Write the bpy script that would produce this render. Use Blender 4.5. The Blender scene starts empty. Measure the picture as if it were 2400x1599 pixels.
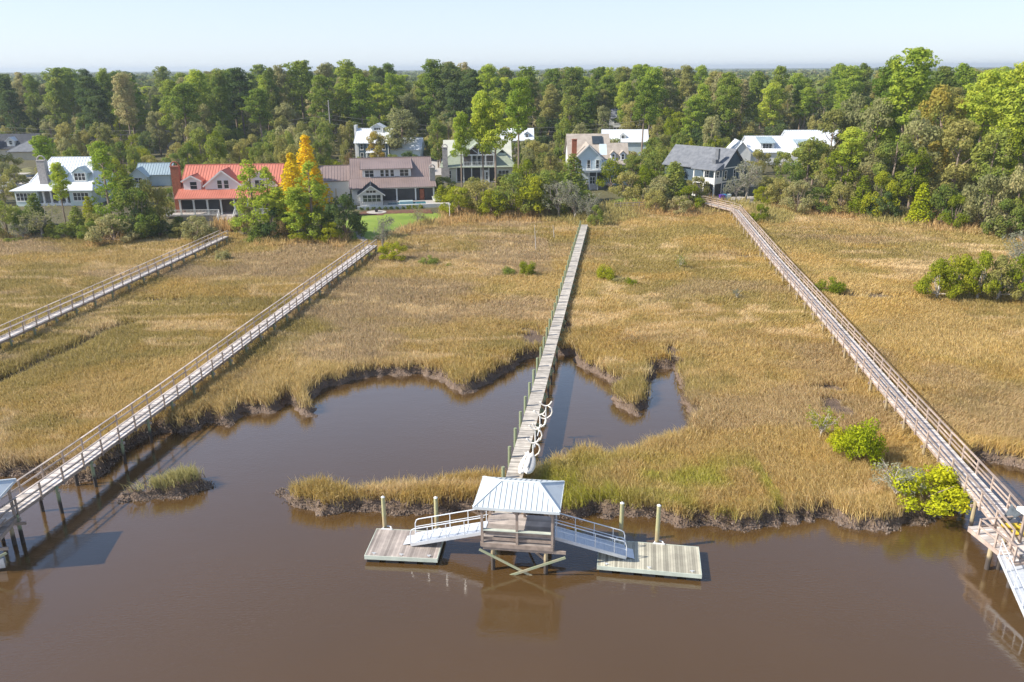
import bpy, math, random
import numpy as np
from math import radians as R, sin, cos, pi
random.seed(7)
RNG = np.random.default_rng(11)
scene = bpy.context.scene
COL = scene.collection

# ------------------------------------------------------------------ camera
F = 1867.0; PITCH = R(18.9); ROLL = R(0.3); HC = 28.3
cam_d = bpy.data.cameras.new('camera'); cam = bpy.data.objects.new('camera', cam_d); COL.objects.link(cam)
cam_d.sensor_width = 36; cam_d.lens = 36 * F / 2400; cam_d.clip_end = 20000; cam_d.clip_start = 0.5
cam.location = (0, 0, HC)
cam.rotation_mode = 'XYZ'
from mathutils import Matrix, Vector, Euler
cam.rotation_euler = (Matrix.Rotation(pi/2 - PITCH, 3, 'X') @ Matrix.Rotation(-ROLL, 3, 'Z')).to_euler()
scene.camera = cam
# ------------------------------------------------------------------ light
SUN_EL = R(39); SUN_AZ = (-cos(R(11)), -sin(R(11)))      # direction towards the sun, seen from above
w = bpy.data.worlds.new('World'); scene.world = w; w.use_nodes = True
nt = w.node_tree; nt.nodes.clear()
sky = nt.nodes.new('ShaderNodeTexSky'); sky.sky_type = 'NISHITA'; sky.sun_disc = False
sky.sun_elevation = SUN_EL; sky.sun_rotation = math.atan2(SUN_AZ[0], SUN_AZ[1])
sky.altitude = 0; sky.air_density = 0.8; sky.dust_density = 0.3; sky.ozone_density = 3.0
bg = nt.nodes.new('ShaderNodeBackground'); bg.inputs[1].default_value = 0.116
wo = nt.nodes.new('ShaderNodeOutputWorld')
# thin pale blue veil over the clear sky
gm_ = nt.nodes.new('ShaderNodeMix'); gm_.data_type = 'RGBA'; gm_.blend_type = 'MIX'; gm_.inputs[7].default_value = (4.5, 4.95, 5.65, 1)
tcw = nt.nodes.new('ShaderNodeTexCoord'); sxw = nt.nodes.new('ShaderNodeSeparateXYZ'); mrw = nt.nodes.new('ShaderNodeMapRange')
nt.links.new(tcw.outputs['Generated'], sxw.inputs[0]); nt.links.new(sxw.outputs[2], mrw.inputs[0]); mrw.inputs[1].default_value = .0; mrw.inputs[2].default_value = .5; mrw.inputs[3].default_value = .74; mrw.inputs[4].default_value = .12
nt.links.new(mrw.outputs[0], gm_.inputs[0])
nt.links.new(sky.outputs[0], gm_.inputs[6]); nt.links.new(gm_.outputs[2], bg.inputs[0]); nt.links.new(bg.outputs[0], wo.inputs[0])
sl = bpy.data.lights.new('sun', 'SUN'); so = bpy.data.objects.new('sun', sl); COL.objects.link(so)
sl.energy = 4.4; sl.angle = R(0.55); sl.color = (1.0, 0.93, 0.82)
sd = Vector((SUN_AZ[0]*cos(SUN_EL), SUN_AZ[1]*cos(SUN_EL), sin(SUN_EL)))
so.rotation_euler = sd.to_track_quat('Z', 'Y').to_euler(); so.location = (-100, -20, 90)
scene.view_settings.view_transform = 'Standard'; scene.view_settings.look = 'None'
scene.view_settings.exposure = 0.68; scene.view_settings.gamma = 1
scene.render.engine = 'CYCLES'
scene.cycles.max_bounces = 6; scene.cycles.transparent_max_bounces = 6; scene.cycles.volume_bounces = 0

# a pixel of the survey grid (2400 wide) to a point at height z
def at(u, v, z=0.0):
    a = (u-1200)/F; b = -(v-799.5)/F
    c, s = cos(ROLL), sin(ROLL)
    x = a*c+b*s; y = -a*s+b*c
    dy = cos(PITCH)+y*sin(PITCH); dz = -sin(PITCH)+y*cos(PITCH)
    t = (z-HC)/dz
    return (x*t, dy*t, z)
def D(u, v, z=0.0): return at(u*1.02, v*1.02, z)
def zat(v, dist):            # height of a thing whose top shows at row v (2353 grid), at ground distance dist
    b = -(v*1.02-799.5)/F
    dy = cos(PITCH)+b*sin(PITCH); dz = -sin(PITCH)+b*cos(PITCH)
    return HC+dz/dy*dist

# ------------------------------------------------------------------ noise helpers (numpy)
def _h(ix, iy, seed):
    n = (ix.astype(np.int64)*374761393 + iy.astype(np.int64)*668265263 + seed*1442695041) & 0x7fffffff
    n = (n ^ (n >> 13))*1274126177 & 0x7fffffff
    n = n ^ (n >> 16)
    return (n & 0xffff)/65535.0
def vnoise(x, y, seed=0):
    x = np.asarray(x, float); y = np.asarray(y, float)
    ix = np.floor(x); iy = np.floor(y); fx = x-ix; fy = y-iy
    fx = fx*fx*(3-2*fx); fy = fy*fy*(3-2*fy)
    a = _h(ix, iy, seed); b = _h(ix+1, iy, seed); c = _h(ix, iy+1, seed); d = _h(ix+1, iy+1, seed)
    return (a*(1-fx)+b*fx)*(1-fy)+(c*(1-fx)+d*fx)*fy
def fbm(x, y, seed=0, o=3):
    r = 0; a = 1; t = 0
    for k in range(o):
        r = r+a*vnoise(x*2**k, y*2**k, seed+k*17); t += a; a *= .5
    return r/t
def sstep(a, b, x):
    t = np.clip((x-a)/(b-a), 0, 1); return t*t*(3-2*t)
def sdist(px, py, poly):       # signed distance, positive inside
    px = np.asarray(px, float); py = np.asarray(py, float)
    d = np.full(px.shape, 1e18); ins = np.zeros(px.shape, bool)
    n = len(poly)
    for i in range(n):
        ax, ay = poly[i][:2]; bx, by = poly[(i+1) % n][:2]
        ex, ey = bx-ax, by-ay
        t = np.clip(((px-ax)*ex+(py-ay)*ey)/(ex*ex+ey*ey+1e-12), 0, 1)
        dd = (px-ax-t*ex)**2+(py-ay-t*ey)**2
        d = np.minimum(d, dd)
        c = (ay > py) != (by > py)
        if ey != 0: ins ^= c & (px < (bx-ax)*(py-ay)/ey+ax)
    d = np.sqrt(d); return np.where(ins, d, -d)
def ldist(px, py, line):
    d = np.full(np.shape(px), 1e18)
    for i in range(len(line)-1):
        ax, ay = line[i][:2]; bx, by = line[i+1][:2]; ex, ey = bx-ax, by-ay
        t = np.clip(((px-ax)*ex+(py-ay)*ey)/(ex*ex+ey*ey+1e-12), 0, 1)
        d = np.minimum(d, (px-ax-t*ex)**2+(py-ay-t*ey)**2)
    return np.sqrt(d)

# ------------------------------------------------------------------ materials
MATS = {}
def newmat(name):
    m = bpy.data.materials.new(name); m.use_nodes = True; n = m.node_tree; n.nodes.clear()
    o = n.nodes.new('ShaderNodeOutputMaterial'); return m, n, o
def N(n, t, **k):
    x = n.nodes.new(t)
    for a, b in k.items(): setattr(x, a, b)
    return x
def mixrgb(n, fac, a, b, typ='MIX'):
    m = N(n, 'ShaderNodeMix', data_type='RGBA', blend_type=typ)
    for s, v in ((0, fac), (6, a), (7, b)):
        if isinstance(v, (tuple, list)): m.inputs[s].default_value = (*v[:3], 1)
        elif isinstance(v, (int, float)): m.inputs[s].default_value = v
        else: n.links.new(v, m.inputs[s])
    return m.outputs[2]
def pm(name, c1, c2=None, rough=.6, scale=3.0, metal=0.0, bump=0.0, attr=False, stretch=None, spec=.5, detail=4, lo=.35, hi=.65):
    if name in MATS: return MATS[name]
    m, n, o = newmat(name); p = N(n, 'ShaderNodeBsdfPrincipled')
    p.inputs['Roughness'].default_value = rough; p.inputs['Metallic'].default_value = metal
    p.inputs['Specular IOR Level'].default_value = spec
    c2 = c2 or tuple(min(1, c*.82) for c in c1)
    tc = N(n, 'ShaderNodeTexCoord'); mp = N(n, 'ShaderNodeMapping'); n.links.new(tc.outputs['Object'], mp.inputs[0])
    if stretch: mp.inputs['Scale'].default_value = stretch
    nz = N(n, 'ShaderNodeTexNoise'); nz.inputs['Scale'].default_value = scale; nz.inputs['Detail'].default_value = detail
    n.links.new(mp.outputs[0], nz.inputs['Vector'])
    mr = N(n, 'ShaderNodeMapRange'); n.links.new(nz.outputs[0], mr.inputs[0])
    mr.inputs[1].default_value = lo; mr.inputs[2].default_value = hi
    col = mixrgb(n, mr.outputs[0], c1, c2)
    if attr:
        at_ = N(n, 'ShaderNodeAttribute', attribute_name='v')
        mu = N(n, 'ShaderNodeMapRange'); n.links.new(at_.outputs['Fac'], mu.inputs[0]); mu.inputs[3].default_value = .62; mu.inputs[4].default_value = 1.25
        cc = N(n, 'ShaderNodeCombineColor')
        for i in range(3): n.links.new(mu.outputs[0], cc.inputs[i])
        col = mixrgb(n, 1.0, col, cc.outputs[0], 'MULTIPLY')
    n.links.new(col, p.inputs['Base Color'])
    if bump:
        b = N(n, 'ShaderNodeBump'); b.inputs['Strength'].default_value = bump; b.inputs['Distance'].default_value = .05
        n.links.new(nz.outputs[0], b.inputs['Height']); n.links.new(b.outputs[0], p.inputs['Normal'])
    n.links.new(p.outputs[0], o.inputs[0]); MATS[name] = m; return m
def leafmat(name, a, b, c=None, trans=.48, sc=.35):
    """foliage: three leaf colours spread by noise and by tree"""
    if name in MATS: return MATS[name]
    m, n, o = newmat(name); c = c or tuple(x*.75 for x in a)
    tc = N(n, 'ShaderNodeTexCoord'); nz = N(n, 'ShaderNodeTexNoise'); nz.inputs['Scale'].default_value = sc; nz.inputs['Detail'].default_value = 3
    n.links.new(tc.outputs['Object'], nz.inputs['Vector'])
    mr = N(n, 'ShaderNodeMapRange'); n.links.new(nz.outputs[0], mr.inputs[0]); mr.inputs[1].default_value = .35; mr.inputs[2].default_value = .65
    col = mixrgb(n, mr.outputs[0], a, b)
    n2 = N(n, 'ShaderNodeTexNoise'); n2.inputs['Scale'].default_value = 2.2; n2.inputs['Detail'].default_value = 2
    n.links.new(tc.outputs['Object'], n2.inputs['Vector'])
    m2 = N(n, 'ShaderNodeMapRange'); n.links.new(n2.outputs[0], m2.inputs[0]); m2.inputs[1].default_value = .45; m2.inputs[2].default_value = .75
    col = mixrgb(n, m2.outputs[0], col, c)
    oi = N(n, 'ShaderNodeObjectInfo'); hs = N(n, 'ShaderNodeHueSaturation')
    h1 = N(n, 'ShaderNodeMapRange'); n.links.new(oi.outputs['Random'], h1.inputs[0]); h1.inputs[3].default_value = .492; h1.inputs[4].default_value = .522
    h2 = N(n, 'ShaderNodeMapRange'); n.links.new(oi.outputs['Random'], h2.inputs[0]); h2.inputs[3].default_value = 1.38; h2.inputs[4].default_value = .9
    n.links.new(h1.outputs[0], hs.inputs['Hue']); n.links.new(h2.outputs[0], hs.inputs['Value']); n.links.new(col, hs.inputs['Color'])
    d = N(n, 'ShaderNodeBsdfDiffuse'); t = N(n, 'ShaderNodeBsdfTranslucent'); mx = N(n, 'ShaderNodeMixShader'); mx.inputs[0].default_value = trans
    n.links.new(hs.outputs[0], d.inputs[0]); n.links.new(hs.outputs[0], t.inputs[0])
    n.links.new(d.outputs[0], mx.inputs[1]); n.links.new(t.outputs[0], mx.inputs[2]); n.links.new(mx.outputs[0], o.inputs[0])
    MATS[name] = m; return m
def attrmat(name, trans=.25, rough=None):
    if name in MATS: return MATS[name]
    m, n, o = newmat(name); a = N(n, 'ShaderNodeAttribute', attribute_name='Col')
    d = N(n, 'ShaderNodeBsdfDiffuse'); n.links.new(a.outputs['Color'], d.inputs[0])
    if trans:
        t = N(n, 'ShaderNodeBsdfTranslucent'); mx = N(n, 'ShaderNodeMixShader'); mx.inputs[0].default_value = trans
        n.links.new(a.outputs['Color'], t.inputs[0]); n.links.new(d.outputs[0], mx.inputs[1]); n.links.new(t.outputs[0], mx.inputs[2]); n.links.new(mx.outputs[0], o.inputs[0])
    else: n.links.new(d.outputs[0], o.inputs[0])
    MATS[name] = m; return m

# ------------------------------------------------------------------ objects
def tag(o, label=None, cat=None, group=None, kind=None):
    if label: o['label'] = label
    if cat: o['category'] = cat
    if group: o['group'] = group
    if kind: o['kind'] = kind
    return o
def thing(name, label, cat, loc=(0, 0, 0), rz=0.0, group=None):
    o = bpy.data.objects.new(name, None); COL.objects.link(o); o.location = loc; o.rotation_euler = (0, 0, rz)
    o.empty_display_size = .3
    return tag(o, label, cat, group)
def npmesh(name, V, Fq, mat, parent=None, attrs=None, smooth=False, loc=None):
    """V (n,3); Fq (m,k) all faces with k corners; attrs {'Col': (n,4)}"""
    me = bpy.data.meshes.new(name); V = np.asarray(V, np.float32); Fq = np.asarray(Fq, np.int32)
    me.vertices.add(len(V)); me.vertices.foreach_set('co', V.ravel())
    m, k = Fq.shape
    me.loops.add(m*k); me.loops.foreach_set('vertex_index', Fq.ravel())
    me.polygons.add(m); me.polygons.foreach_set('loop_start', np.arange(m, dtype=np.int32)*k)
    me.polygons.foreach_set('loop_total', np.full(m, k, np.int32))
    if smooth: me.polygons.foreach_set('use_smooth', np.ones(m, bool))
    for a, d in (attrs or {}).items():
        t = me.attributes.new(a, 'FLOAT_COLOR', 'POINT'); t.data.foreach_set('color', np.asarray(d, np.float32).ravel())
    me.update(calc_edges=True)
    if mat: me.materials.append(mat)
    o = bpy.data.objects.new(name, me); COL.objects.link(o)
    if parent: o.parent = parent
    if loc is not None: o.location = loc
    return o
class MB:
    def __init__(s): s.V = []; s.F = []; s.A = []
    def add(s, vs, fs, val=.5):
        b = len(s.V); s.V += [tuple(v) for v in vs]; s.F += [tuple(i+b for i in f) for f in fs]; s.A += [val]*len(fs); return s
    def box(s, x0, x1, y0, y1, z0, z1, val=.5):
        v = [(x0, y0, z0), (x1, y0, z0), (x1, y1, z0), (x0, y1, z0), (x0, y0, z1), (x1, y0, z1), (x1, y1, z1), (x0, y1, z1)]
        return s.add(v, [(0, 3, 2, 1), (4, 5, 6, 7), (0, 1, 5, 4), (1, 2, 6, 5), (2, 3, 7, 6), (3, 0, 4, 7)], val)
    def beam(s, p, q, w, h, val=.5):
        p = Vector(p); q = Vector(q); d = (q-p).normalized(); up = Vector((0, 0, 1))
        if abs(d.z) > .99: up = Vector((0, 1, 0))
        a = d.cross(up).normalized()*w/2; b = a.cross(d).normalized()*h/2
        v = [p-a-b, p+a-b, p+a+b, p-a+b, q-a-b, q+a-b, q+a+b, q-a+b]
        return s.add(v, [(0, 1, 2, 3), (7, 6, 5, 4), (0, 4, 5, 1), (1, 5, 6, 2), (2, 6, 7, 3), (3, 7, 4, 0)], val)
    def tube(s, pts, r, n=6, val=.5, cap=True):
        pts = [Vector(p) for p in pts]; m = len(pts)
        rs = r if isinstance(r, (list, tuple)) else [r]*m
        vs = []; prev = None
        for i, p in enumerate(pts):
            d = (pts[min(i+1, m-1)]-pts[max(i-1, 0)]).normalized()
            if prev is None:
                a = d.cross(Vector((0, 0, 1)) if abs(d.z) < .9 else Vector((1, 0, 0))).normalized()
            else: a = (prev-d*prev.dot(d)).normalized()
            prev = a; b = d.cross(a)
            for k in range(n): t = 2*pi*k/n; vs.append(p+(a*cos(t)+b*sin(t))*rs[i])
        fs = [(i*n+k, i*n+(k+1) % n, (i+1)*n+(k+1) % n, (i+1)*n+k) for i in range(m-1) for k in range(n)]
        if cap: fs += [tuple(range(n-1, -1, -1)), tuple(range((m-1)*n, m*n))]
        return s.add(vs, fs, val)
    def slab(s, pts, t, val=.5):     # polygon given counter-clockwise from above, thickened downwards
        n = len(pts); v = [tuple(p) for p in pts]+[(p[0], p[1], p[2]-t) for p in pts]
        return s.add(v, [tuple(range(n)), tuple(range(2*n-1, n-1, -1))]+[(i, i+n, (i+1) % n+n, (i+1) % n) for i in range(n)], val)
    def build(s, name, mat, parent=None, smooth=False, loc=None):
        me = bpy.data.meshes.new(name); me.from_pydata(s.V, [], s.F)
        if smooth: me.polygons.foreach_set('use_smooth', [True]*len(s.F))
        a = me.attributes.new('v', 'FLOAT', 'CORNER'); d = []
        for f, x in zip(s.F, s.A): d += [x]*len(f)
        a.data.foreach_set('value', d)
        if mat: me.materials.append(mat)
        me.update()
        o = bpy.data.objects.new(name, me); COL.objects.link(o)
        if parent: o.parent = parent
        if loc is not None: o.location = loc
        return o
def inst(o, parent=None, loc=None, rot=None, name=None):
    c = bpy.data.objects.new(name or o.name.split('.')[0], o.data); COL.objects.link(c)
    if parent: c.parent = parent
    if loc is not None: c.location = loc
    if rot is not None: c.rotation_euler = rot
    return c

# ------------------------------------------------------------------ survey of shore lines
DD = lambda L, z, dy=0: [(D(u, v, z)[0], D(u, v, z)[1]+dy) for u, v in L]
SS = lambda L, z, dy=0: [(at(u, v, z)[0], at(u, v, z)[1]+dy) for u, v in L]
s0 = DD([(0, 1095), (80, 1088), (150, 1108), (215, 1108), (240, 1085), (262, 1052), (300, 1030), (345, 1002), (400, 992), (450, 987), (490, 968), (520, 975), (560, 948), (640, 952), (657, 928), (722, 962), (712, 925), (745, 898), (800, 878), (860, 865), (950, 862), (1010, 872), (1040, 893), (1080, 907), (1110, 885), (1170, 853), (1212, 824)], 0)
s1 = SS([(1273, 838), (1312, 832), (1346, 828), (1350, 842), (1356, 853), (1392, 870), (1424, 896), (1452, 906), (1441, 921), (1433, 945), (1456, 960), (1494, 972), (1518, 947), (1528, 926), (1524, 909), (1532, 890), (1541, 885), (1532, 875), (1539, 862), (1558, 864), (1581, 864), (1583, 879), (1596, 904), (1594, 923), (1605, 955), (1625, 980)], 0)
s2 = SS([(1613, 995), (1549, 1018), (1498, 1037), (1424, 1055), (1392, 1040), (1371, 1046), (1311, 1062), (1270, 1078)], 1.5, .9)
s3 = DD([(1180, 1078), (1150, 1076), (1050, 1082), (960, 1096), (880, 1106), (820, 1112), (760, 1097), (720, 1092), (660, 1106)], 1.5, .9)
s4 = DD([(632, 1135), (650, 1157), (680, 1173), (760, 1179), (850, 1181), (950, 1181), (1060, 1179), (1130, 1188), (1210, 1192), (1285, 1188)], 0)
s5 = SS([(1346, 1214), (1410, 1212), (1452, 1216), (1495, 1216), (1544, 1218), (1571, 1226), (1622, 1231), (1675, 1238), (1740, 1240), (1800, 1236), (1887, 1226), (1940, 1216), (2000, 1242), (2038, 1246), (2099, 1242), (2128, 1229), (2184, 1219), (2212, 1184), (2240, 1155), (2268, 1120), (2300, 1082), (2357, 1094), (2430, 1110)], 0)
LAND = [(-6000, s0[0][1]-30), (-300, s0[0][1]-6), (-60, s0[0][1]-2)]+s0+s1+s2+s3+s4+s5+[(60, s5[-1][1]-1), (400, s5[-1][1]-20), (6000, 0), (6000, 9000), (-6000, 9000)]
ISLE = DD([(286, 1141), (330, 1144), (410, 1134), (450, 1122)], 0)+DD([(455, 1092), (440, 1080), (400, 1092), (350, 1108), (300, 1120)], 1.2, .6)
ug = DD([(-60, 548), (0, 547), (120, 549), (230, 556), (330, 552), (400, 540), (520, 543), (560, 553), (640, 556), (760, 553), (830, 562), (875, 566), (900, 545), (960, 520), (1040, 506), (1150, 504), (1250, 503), (1330, 505), (1345, 512), (1365, 512), (1400, 502), (1480, 490), (1560, 493), (1620, 484), (1690, 488), (1740, 500), (1765, 508), (1800, 487), (1900, 492), (2000, 503), (2100, 516), (2200, 530), (2353, 545), (2450, 550)], 1.1)
UP = [(-6000, ug[0][1]+20)]+ug+[(6000, ug[-1][1]), (6000, 9000), (-6000, 9000)]
DITCH = DD([(-60, 905), (0, 875), (60, 850), (110, 825), (170, 800), (235, 762), (300, 745)], .8)
POOLP = []      # filled later
def ragged(x, y): return (fbm(x*.55, y*.55, 5, 3)-.5)*1.5+(vnoise(x*2.2, y*2.2, 9)-.5)*.75
def shore(x, y):
    d = np.maximum(sdist(x, y, LAND), sdist(x, y, ISLE)+.45); near = np.abs(d) < 30
    return np.where(near, d+ragged(x, y)*np.clip(1-np.abs(d)/30, 0, 1), d)
MUDSPOTS = [(D(1990, 682, .9), 4.0, 1.8), (D(1905, 893, .9), 2.0, 1.0), (D(1915, 935, .9), 1.6, 2.6), (D(1225, 775, .9), 2.2, 3.4), (D(1530, 830, .9), 1.0, 1.2),
            (D(1300, 740, .9), .8, 5.0), (D(1540, 800, .9), 1.0, 2.2), (D(1560, 825, .9), 1.6, 1.2), (D(1720, 590, .9), 3.5, 1.2), (D(395, 690, .9), 4.5, .9), (D(120, 1075, .9), 3, 1.0)]
def mud(x, y):
    m = np.zeros(np.shape(x))
    for (p, a, b) in MUDSPOTS:
        m = np.maximum(m, 1-np.sqrt(((x-p[0])/a)**2+((y-p[1])/b)**2)+(vnoise(x*1.1, y*1.1, 3)-.5)*.9)
    return m
def height(x, y, full=False):
    x = np.asarray(x, float); y = np.asarray(y, float)
    s = shore(x, y); u = sdist(x, y, UP)
    n = vnoise(x*3.1, y*3.1, 21)
    z = np.interp(s, [-6, -2, -.4, 0, .38, .58, 1.1, 4], [-1.6, -.9, -.18, 0, .2, .64, .82, .9])
    z = z+np.where((s > -.5) & (s < .8), (n-.5)*.12, 0)+np.where(s > 1.5, (fbm(x*.15, y*.15, 31)-.5)*.16, 0)
    z = z-np.where(s > .9, sstep(-.1, .5, mud(x, y))*.25, 0)
    dd = ldist(x, y, DITCH); z = z-np.where(dd < 2.5, (1-sstep(.2, 1.6, dd))*.75, 0)
    z = z+sstep(0, 9, u)*1.3+sstep(8, 60, u)*.5
    if full: return z, s, u, dd
    return z
def hz(x, y): return float(height(np.array([x]), np.array([y]))[0])
# ------------------------------------------------------------------ ground, one sheet
def axis(segs):
    a = []
    for s, e, st in segs: a += list(np.arange(s, e, st))
    a.append(segs[-1][1]); return np.array(a)
gx = axis([(-6000, -1000, 700), (-1000, -200, 60), (-200, -70, 4), (-70, -36, .8), (-36, 36, .24), (36, 70, .8), (70, 200, 4), (200, 1000, 60), (1000, 6000, 700)])
gy = axis([(-3000, -200, 400), (-200, 20, 30), (20, 36, 2), (36, 76, .24), (76, 100, .8), (100, 185, 1.2), (185, 320, 6), (320, 1000, 40), (1000, 9000, 800)])
GX, GY = np.meshgrid(gx, gy); fx = GX.ravel(); fy = GY.ravel()
Z, S_, U_, DI = height(fx, fy, True)
def lerp(a, b, t): return np.asarray(a)*(1-t[:, None])+np.asarray(b)*t[:, None]
n1 = fbm(fx*.8, fy*.8, 41); n2 = vnoise(fx*4, fy*4, 43)
c_mud = lerp((.10, .068, .048), (.20, .14, .10), np.clip(n2*1.1-.05, 0, 1))
c_soil = lerp((.30, .235, .11), (.40, .31, .155), n1)
c_up = lerp((.075, .06, .03), (.15, .14, .055), fbm(fx*.2, fy*.2, 47))
col = lerp(c_mud[0], c_mud[0], np.zeros(len(fx)))*0+c_mud
t = sstep(.7, 1.3, S_)[:, None]; col = col*(1-t)+c_soil*t
t = (sstep(-.1, .25, mud(fx, fy))*(S_ > 1.0))[:, None]; col = col*(1-t)+c_mud*.9*t
t = (1-sstep(.5, 1.8, DI))[:, None]; col = col*(1-t)+np.array((.09, .065, .045))*t
t = sstep(-.5, 4, U_)[:, None]; col = col*(1-t)+c_up*t
nx, ny = len(gx), len(gy)
I = np.arange(nx*ny).reshape(ny, nx)
Q = np.stack([I[:-1, :-1], I[:-1, 1:], I[1:, 1:], I[1:, :-1]], -1).reshape(-1, 4)
gm, gn, go = newmat('ground'); a = N(gn, 'ShaderNodeAttribute', attribute_name='Col')
p = N(gn, 'ShaderNodeBsdfPrincipled'); p.inputs['Roughness'].default_value = .85
tc = N(gn, 'ShaderNodeTexCoord'); vz = N(gn, 'ShaderNodeTexVoronoi'); vz.inputs['Scale'].default_value = 6.5
gn.links.new(tc.outputs['Object'], vz.inputs['Vector'])
b = N(gn, 'ShaderNodeBump'); b.inputs['Strength'].default_value = .9; b.inputs['Distance'].default_value = .09
gn.links.new(vz.outputs['Distance'], b.inputs['Height']); gn.links.new(b.outputs[0], p.inputs['Normal'])
gn.links.new(a.outputs['Color'], p.inputs['Base Color']); gn.links.new(p.outputs[0], go.inputs[0])
g = npmesh('ground', np.stack([fx, fy, Z], 1), Q, gm, attrs={'Col': np.c_[col, np.ones(len(col))]}, smooth=True)
tag(g, 'brown marsh mud and upland soil under everything', kind='structure')
# water
wm, wn, wo_ = newmat('creek water')
tc = N(wn, 'ShaderNodeTexCoord'); nz = N(wn, 'ShaderNodeTexNoise'); nz.inputs['Scale'].default_value = .06; nz.inputs['Detail'].default_value = 4
wn.links.new(tc.outputs['Object'], nz.inputs['Vector'])
wc = mixrgb(wn, nz.outputs[0], (.080, .045, .016), (.112, .062, .021))
mp = N(wn, 'ShaderNodeMapping'); mp.inputs['Scale'].default_value = (1.0, 2.2, 1); mp.inputs['Rotation'].default_value = (0, 0, R(20)); wn.links.new(tc.outputs['Object'], mp.inputs[0])
n1_ = N(wn, 'ShaderNodeTexNoise'); n1_.inputs['Scale'].default_value = 2.6; n1_.inputs['Detail'].default_value = 5; wn.links.new(mp.outputs[0], n1_.inputs['Vector'])
b = N(wn, 'ShaderNodeBump'); b.inputs['Strength'].default_value = .26; b.inputs['Distance'].default_value = .05
n2_ = N(wn, 'ShaderNodeTexNoise'); n2_.inputs['Scale'].default_value = .5; n2_.inputs['Detail'].default_value = 3; wn.links.new(mp.outputs[0], n2_.inputs['Vector'])
n3_ = N(wn, 'ShaderNodeTexNoise'); n3_.inputs['Scale'].default_value = .11; n3_.inputs['Detail'].default_value = 2; wn.links.new(tc.outputs['Object'], n3_.inputs['Vector'])
gust = N(wn, 'ShaderNodeMapRange'); wn.links.new(n3_.outputs[0], gust.inputs[0]); gust.inputs[1].default_value = .35; gust.inputs[2].default_value = .7; gust.inputs[3].default_value = .25
mu_ = N(wn, 'ShaderNodeMath', operation='MULTIPLY'); wn.links.new(n1_.outputs[0], mu_.inputs[0]); wn.links.new(gust.outputs[0], mu_.inputs[1])
ad_ = N(wn, 'ShaderNodeMath', operation='MULTIPLY_ADD'); wn.links.new(n2_.outputs[0], ad_.inputs[0]); ad_.inputs[1].default_value = .5; wn.links.new(mu_.outputs[0], ad_.inputs[2])
wn.links.new(ad_.outputs[0], b.inputs['Height'])
fr_ = N(wn, 'ShaderNodeFresnel'); fr_.inputs['IOR'].default_value = 1.33; wn.links.new(b.outputs[0], fr_.inputs['Normal'])
gn_ = N(wn, 'ShaderNodeMath', operation='MULTIPLY', use_clamp=True); wn.links.new(fr_.outputs[0], gn_.inputs[0]); gn_.inputs[1].default_value = 3.9
df_ = N(wn, 'ShaderNodeBsdfDiffuse'); wn.links.new(wc, df_.inputs[0]); gl_ = N(wn, 'ShaderNodeBsdfGlossy'); gl_.inputs['Roughness'].default_value = .07; wn.links.new(b.outputs[0], gl_.inputs['Normal'])
mx_ = N(wn, 'ShaderNodeMixShader'); wn.links.new(gn_.outputs[0], mx_.inputs[0]); wn.links.new(df_.outputs[0], mx_.inputs[1]); wn.links.new(gl_.outputs[0], mx_.inputs[2]); wn.links.new(mx_.outputs[0], wo_.inputs[0])
wa = MB(); wa.add([(-6000, -3000, 0), (6000, -3000, 0), (6000, 180, 0), (-6000, 180, 0)], [(0, 1, 2, 3)])
tag(wa.build('water', wm), 'calm brown tidal creek', kind='structure')
# ground patches laid on the upland
def patch(name, poly, mat, dz=.03, step=.8, label=None):
    xs = [p[0] for p in poly]; ys = [p[1] for p in poly]
    ax = np.arange(min(xs)-step, max(xs)+step*2, step); ay = np.arange(min(ys)-step, max(ys)+step*2, step)
    X, Y = np.meshgrid(ax, ay); x = X.ravel(); y = Y.ravel(); z = height(x, y)+dz
    I = np.arange(len(x)).reshape(len(ay), len(ax)); Q = np.stack([I[:-1, :-1], I[:-1, 1:], I[1:, 1:], I[1:, :-1]], -1).reshape(-1, 4)
    cx = x[Q].mean(1); cy = y[Q].mean(1); Q = Q[sdist(cx, cy, poly) > 0]
    used = np.unique(Q); mp = -np.ones(len(x), int); mp[used] = np.arange(len(used))
    o = npmesh(name, np.stack([x, y, z], 1)[used], mp[Q], mat, smooth=True)
    return tag(o, label, kind='structure')
M_lawn = pm('lawn turf', (.27, .36, .05), (.18, .27, .035), rough=.9, scale=.35)
M_dry = pm('dry lawn', (.22, .20, .07), (.16, .16, .05), rough=.9, scale=.25)
M_conc = pm('concrete', (.52, .48, .44), (.40, .37, .34), rough=.85, scale=1.5)
M_bark_mulch = pm('bark mulch', (.20, .09, .05), (.12, .06, .035), rough=.95, scale=1.2)
patch('lawn', SS([(800, 575), (822, 540), (800, 520), (840, 500), (905, 497), (1030, 492), (1070, 490), (1072, 505), (1000, 515), (940, 540), (905, 565), (885, 578)], 2.4), M_lawn, .04, .7, 'bright green lawn below the pool wall')
patch('lawn', SS([(1425, 470), (1460, 462), (1530, 466), (1530, 486), (1480, 490), (1425, 486)], 2.4), M_lawn, .04, .7, 'small green lawn behind the rail fence')
patch('lawn', SS([(-60, 410), (70, 392), (78, 408), (-60, 428)], 2.8), M_dry, .04, 2, 'dry lawn beside the driveway')
patch('road', SS([(-80, 418), (66, 402), (68, 425), (40, 440), (-80, 470)], 2.8), M_conc, .05, 2, 'pale driveway by the white metal roofed house')
patch('driveway', SS([(1000, 372), (1035, 369), (1038, 408), (1008, 410)], 2.9), M_conc, .05, 1, 'pale driveway between the brown roofed house and the green roofed house')
patch('path', SS([(829, 530), (840, 530), (850, 545), (874, 562), (886, 574), (872, 576), (846, 560), (836, 545)], 2.1), M_conc, .08, .3, 'curved concrete path across the lawn')
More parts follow.
